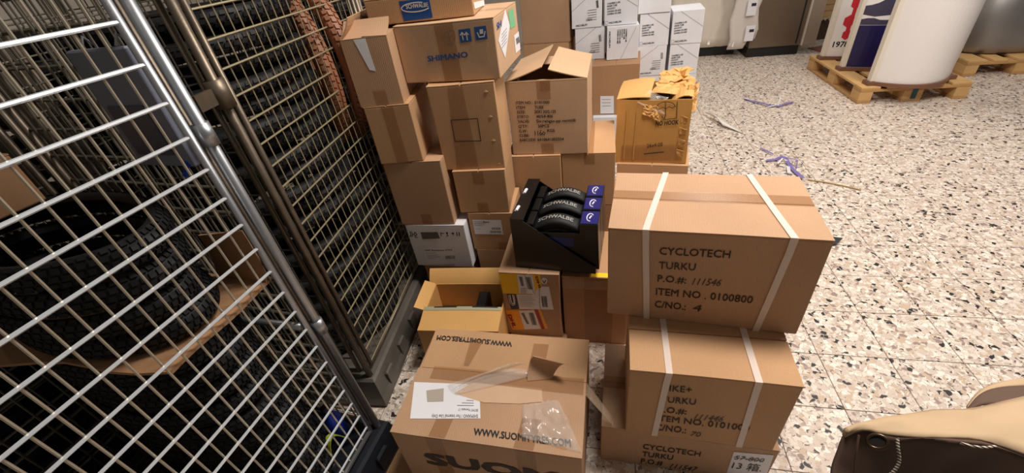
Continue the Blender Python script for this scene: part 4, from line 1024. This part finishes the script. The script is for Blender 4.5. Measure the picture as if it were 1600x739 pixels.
wc = empty('wrapped_cabinet', q0 + Vector((-.86, .42, 0)), yw); tag(wc, 'cabinet wrapped in cream stretch film behind the white tube boxes', 'cabinet')
MB().box((0, .05, 0), (.84, .7, .13)).build('kick_plate', KICK, wc)
g = [[(.84 * i / 14, 0 + .006 * math.sin(i * 2.1 + j * .7) + (.012 * noise.noise(Vector((i * .7, j * .9, 2)))), .12 + 1.5 * j / 14) for j in range(15)] for i in range(15)]
MB().box((.01, .02, .13), (.83, .7, 1.62)).build('cabinet_body', WRAP, wc); MB().sheet(g, .006).build('stretch_film', WRAP, wc, True)
doc = [Vector((.70, -.02, .16)), Vector((1.02, -.46, .14)), Vector((1.05, -.46, .62)), Vector((.72, -.03, .72))]
wf = empty('plastic_sheet', q0 + Vector((-.10, .02, 0)), yw); tag(wf, 'crumpled translucent film hanging over the cabinet corner', 'plastic')
g = [[(-.16 + .30 * i / 8 + .02 * math.sin(j * 1.7), -.03 - .03 * abs(noise.noise(Vector((i * .6, j * .6, 4)))), .13 + .9 * j / 8 + .1 * (i > 5)) for j in range(9)] for i in range(9)]
MB().sheet(g, .002).build('film', plain('milky_film', srgb(236, 228, 220), .2, alpha=.75), wf, True)
for (a, b) in ((.02, .5), (.05, .22)): MB().box((-.04 + a, -.075, b), (.06 + a, -.07, b + .17)).build('document_pouch', PAPER, wf); MB().box((-.0 + a, -.078, b + .1), (.05 + a, -.076, b + .13)).build('pouch_print', NAVY, wf)
RAG = plain('red_rag', srgb(150, 92, 84), .8, vary=.2)
def heap(name, label, cat, loc, rx, ry, hz, mat, seed):
    n = 14; g = []
    for i in range(n + 1):
        r = []
        for j in range(n + 1):
            a, b = i / n * 2 - 1, j / n * 2 - 1; rr = min(1, math.hypot(a, b)); r.append((a * rx, b * ry, .004 + hz * (1 - rr) * (.5 + abs(noise.noise(Vector((i * .5, j * .5, seed)))) * 1.5)))
        g.append(r)
    o = MB().sheet(g, .005).build(name, mat, None, True); o.location = loc; tag(o, label, cat)
heap('red_rag', 'faded red rag on the floor beside the steel cabinet', 'rag', U(1272, 74) + Vector((.05, -.12, 0)), .14, .12, .04, RAG, 3)
heap('dark_brush_heap', 'small dark heap against the wall by the cabinet', 'heap', U(1276, 56) + Vector((.05, 0, 0)), .22, .2, .22, plain('dark_heap', srgb(70, 50, 34), .9, vary=.3), 5)

# ================================================================== LITTER ON THE FLOOR
PURP = plain('purple_ribbon', srgb(128, 112, 176), .4, alpha=.9); WRIB = plain('white_ribbon', srgb(225, 220, 225), .4)
def ribbon(parent, pts, wd, mat, name='strip'):
    P_ = [U(*q) for q in pts]; g = []
    for i, p in enumerate(P_):
        t_ = (P_[min(i+1, len(P_)-1)] - P_[max(i-1, 0)]).normalized(); n_ = Vector((-t_.y, t_.x, 0)) * wd / 2
        zz = Vector((0, 0, .006 + .012 * abs(math.sin(i * 1.9 + wd * 300)))); g.append([p - n_ + zz - parent.location, p + n_ + zz * 1.2 - parent.location])
    return MB().sheet(g, .0012).build(name, mat, parent)
z = Z(1090, 140, 4.62)
r = empty('purple_strapping', U(1200, 163)); tag(r, 'thin tangle of purple and white strapping, farther from the stack', 'strapping')
ribbon(r, z((335, 72), (420, 100), (500, 120), (580, 130), (640, 112), (690, 98)), .022, PURP); ribbon(r, z((340, 70), (400, 92)), .012, WRIB); ribbon(r, z((575, 128), (585, 100), (596, 68)), .014, WRIB); ribbon(r, z((500, 135), (560, 125)), .01, WRIB)
r = empty('purple_strapping', U(1225, 255)); tag(r, 'crumpled purple strapping lying just behind the big carton', 'strapping')
ribbon(r, z((450, 430), (545, 480)), .012, PURP); ribbon(r, z((495, 520), (560, 518), (600, 498), (650, 515)), .022, PURP); ribbon(r, z((640, 530), (680, 580), (755, 655)), .026, PURP); ribbon(r, z((600, 495), (715, 525), (712, 575), (660, 545)), .008, PURP); ribbon(r, z((575, 545), (610, 510), (640, 530)), .012, WRIB); ribbon(r, z((640, 495), (750, 495)), .004, plain('tan_string', srgb(170, 140, 100), .6)); ribbon(r, z((650, 560), (655, 620)), .02, WRIB)
TWIG = plain('ochre_strip', srgb(176, 146, 92), .6)
sg = MB().tube([U(*q) + Vector((0, 0, .006)) for q in ((1262, 282), (1290, 286), (1320, 292), (1345, 298))], .005, 6).build('ochre_strip', TWIG); tag(sg, 'thin ochre strip on the floor behind the big carton', 'strip')
g = []
A, B = U(1094, 192), U(1150, 207)
for i in range(9):
    s_ = i / 8; p = A.lerp(B, s_); ww = .17 * (1 - .7 * s_); g.append([p + Vector((ww * .7, ww * (j - 2.5) / 2.5, .006 + .05 * (1 - s_) * math.cos((j - 2.5) / 2.8) ** 2)) for j in range(6)])
o = MB().sheet(g, .002).build('plastic_bag_scrap', plain('white_plastic', srgb(232, 226, 220), .3, alpha=.9), None, True); tag(o, 'scrap of white plastic film on the floor by the amber carton', 'plastic')
o = MB().sheet([[U(1296, 374) + Vector((.0, 0, .02)), U(1298, 386) + Vector((0, 0, .02))], [U(1314, 379) + Vector((0, 0, .03)), U(1308, 384) + Vector((0, 0, .02))]], .004).build('black_scrap', BLACKP); tag(o, 'tiny black plastic scrap on the floor beside the big carton', 'scrap')

# ================================================================== JACKET (hem close to the lens)
KHAKI = plain('khaki_cotton', srgb(190, 162, 128), .85, vary=.08, scale=14, bump=.12); LINING = plain('brown_lining', srgb(92, 68, 54), .8, vary=.12, scale=16); BRASS = plain('dark_brass', srgb(96, 78, 62), .3, metal=.9); CORD = plain('striped_cord', srgb(206, 186, 164), .7)
def _stripe():
    n, l = CORD.node_tree.nodes, CORD.node_tree.links; g = n.new('ShaderNodeNewGeometry'); w_ = n.new('ShaderNodeTexWave'); w_.bands_direction = 'DIAGONAL'; w_.inputs['Scale'].default_value = 130
    l.new(g.outputs['Position'], w_.inputs['Vector']); r_ = n.new('ShaderNodeValToRGB'); r_.color_ramp.interpolation = 'CONSTANT'; r_.color_ramp.elements[0].color = srgb(60, 42, 34); r_.color_ramp.elements[1].position = .45; r_.color_ramp.elements[1].color = srgb(220, 204, 184)
    l.new(w_.outputs['Fac'], r_.inputs['Fac']); l.new(r_.outputs['Color'], n['Principled BSDF'].inputs['Base Color'])
_stripe()
def J(u, v, dist): return CAMP + ray(u, v) * dist
jk = empty('khaki_jacket', (.36, .12, .95), 0); tag(jk, 'khaki cotton jacket hem with brown lining, eyelet and drawcord', 'jacket')
jl = jk.location.copy()
def interp(ch, n):
    out = []
    for i in range(n + 1):
        s_ = i / n * (len(ch) - 1); k = min(int(s_), len(ch) - 2); f = s_ - k
        p0, p1v, p2v, p3v = ch[max(k-1, 0)], ch[k], ch[k+1], ch[min(k+2, len(ch)-1)]
        out.append(tuple(.5 * ((2*b) + (-a + c_) * f + (2*a - 5*b + 4*c_ - d_) * f*f + (-a + 3*b - 3*c_ + d_) * f**3) for a, b, c_, d_ in zip(p0, p1v, p2v, p3v)))
    return out
# outer shell: from far upper outline (seen against the floor) to the near folded edge
upper = interp([(1318, 678, .46), (1345, 664, .47), (1400, 652, .49), (1460, 643, .51), (1520, 640, .52), (1600, 622, .54), (1760, 590, .58)], 24)
lower = interp([(1317, 682, .455), (1345, 673, .45), (1400, 682, .445), (1460, 684, .44), (1530, 688, .435), (1600, 711, .43), (1760, 770, .42)], 24)
g = []
for a, b in zip(upper, lower):
    r = []
    for j in range(9):
        s_ = j / 8; q = tuple(x + (y - x) * s_ for x, y in zip(a, b)); p = J(*q); p.z += .010 * math.sin(PI * s_) + .006 * noise.noise(p * 30) * math.sin(PI * s_) + .003 * noise.noise(p * 70); r.append(p - jl)
    g.append(r)
MB().sheet(g, .004).build('outer_shell', KHAKI, jk, True)
# lining: hangs down from the folded edge
low2 = interp([(1306, 780, .44), (1345, 800, .45), (1400, 810, .46), (1460, 815, .465), (1530, 820, .47), (1600, 830, .475), (1760, 880, .48)], 24)
g = []
for a, b in zip(lower, low2):
    r = []
    for j in range(13):
        s_ = j / 12; q = tuple(x + (y - x) * s_ for x, y in zip(a, b)); p = J(*q); p += Vector((0, .008 * math.sin(3 * s_) + .006 * noise.noise(p * 22), 0)); r.append(p - jl)
    g.append(r)
MB().sheet(g, .004).build('lining', LINING, jk, True)
# back of the garment below the shell, so that it has a body from other sides
g = []
for a in upper[7:]:
    r = []
    for j in range(8):
        p = J(*a); p.z -= .045 * j; p.y += .012 * math.sin(j * .8); r.append(p - jl)
    g.append(r)
MB().sheet(g, .004).build('back_panel', KHAKI, jk, True)
ctr = J(1371, 690, .437); nrm = (CAMP - ctr).normalized(); ux = Vector((1, 0, 0)); ux = (ux - nrm * ux.dot(nrm)).normalized(); uy = nrm.cross(ux)
MB().tube([ctr + ux * .0085 * math.cos(a) + uy * .0065 * math.sin(a) - jl for a in [k * PI / 10 for k in range(20)]], .0018, 8, True).build('eyelet', BRASS, jk, True)
MB().add([ctr + nrm * .0004 + ux * .0075 * math.cos(a) + uy * .0056 * math.sin(a) - jl for a in [k * PI / 10 for k in range(20)]], [tuple(range(20))]).build('eyelet_hole', plain('dark_hole', srgb(20, 15, 12), .9), jk)
cp = [J(*q) - jl for q in interp([(1402, 684, .434), (1403, 700, .432), (1405, 718, .432), (1400, 732, .433), (1388, 745, .436)], 20)]
MB().tube(cp, .0016, 8).build('drawcord', CORD, jk, True)
cp = [J(*q) - jl for q in interp([(1500, 692, .428), (1520, 697, .426), (1540, 699, .426), (1556, 697, .427)], 12)]
MB().tube(cp, .0012, 8).build('drawcord', CORD, jk, True)
MB().tube([J(*q) - jl for q in interp([(1342, 680, .444), (1338, 705, .443), (1334, 745, .444)], 10)], .0012, 6).build('seam', LINING, jk)
# folded tab behind the hem
tb1 = interp([(1512, 641, .53), (1530, 618, .545), (1556, 607, .555), (1610, 603, .56), (1760, 600, .57)], 16); tb2 = interp([(1512, 641, .528), (1536, 632, .53), (1566, 634, .53), (1612, 630, .535), (1760, 625, .54)], 16)
MB().sheet([[J(*tuple(x + (y - x) * j / 4 for x, y in zip(a, b))) - jl for j in range(5)] for a, b in zip(tb1, tb2)], .003).build('pocket_tab', LINING, jk, True)
tb3 = [(u, v - 5 - .12 * max(0, u - 1540), d_ + .01) for u, v, d_ in tb1]
MB().sheet([[J(*tuple(x + (y - x) * j / 4 for x, y in zip(a, b))) - jl for j in range(5)] for a, b in zip(tb3, tb1)], .003).build('pocket_tab', KHAKI, jk, True)
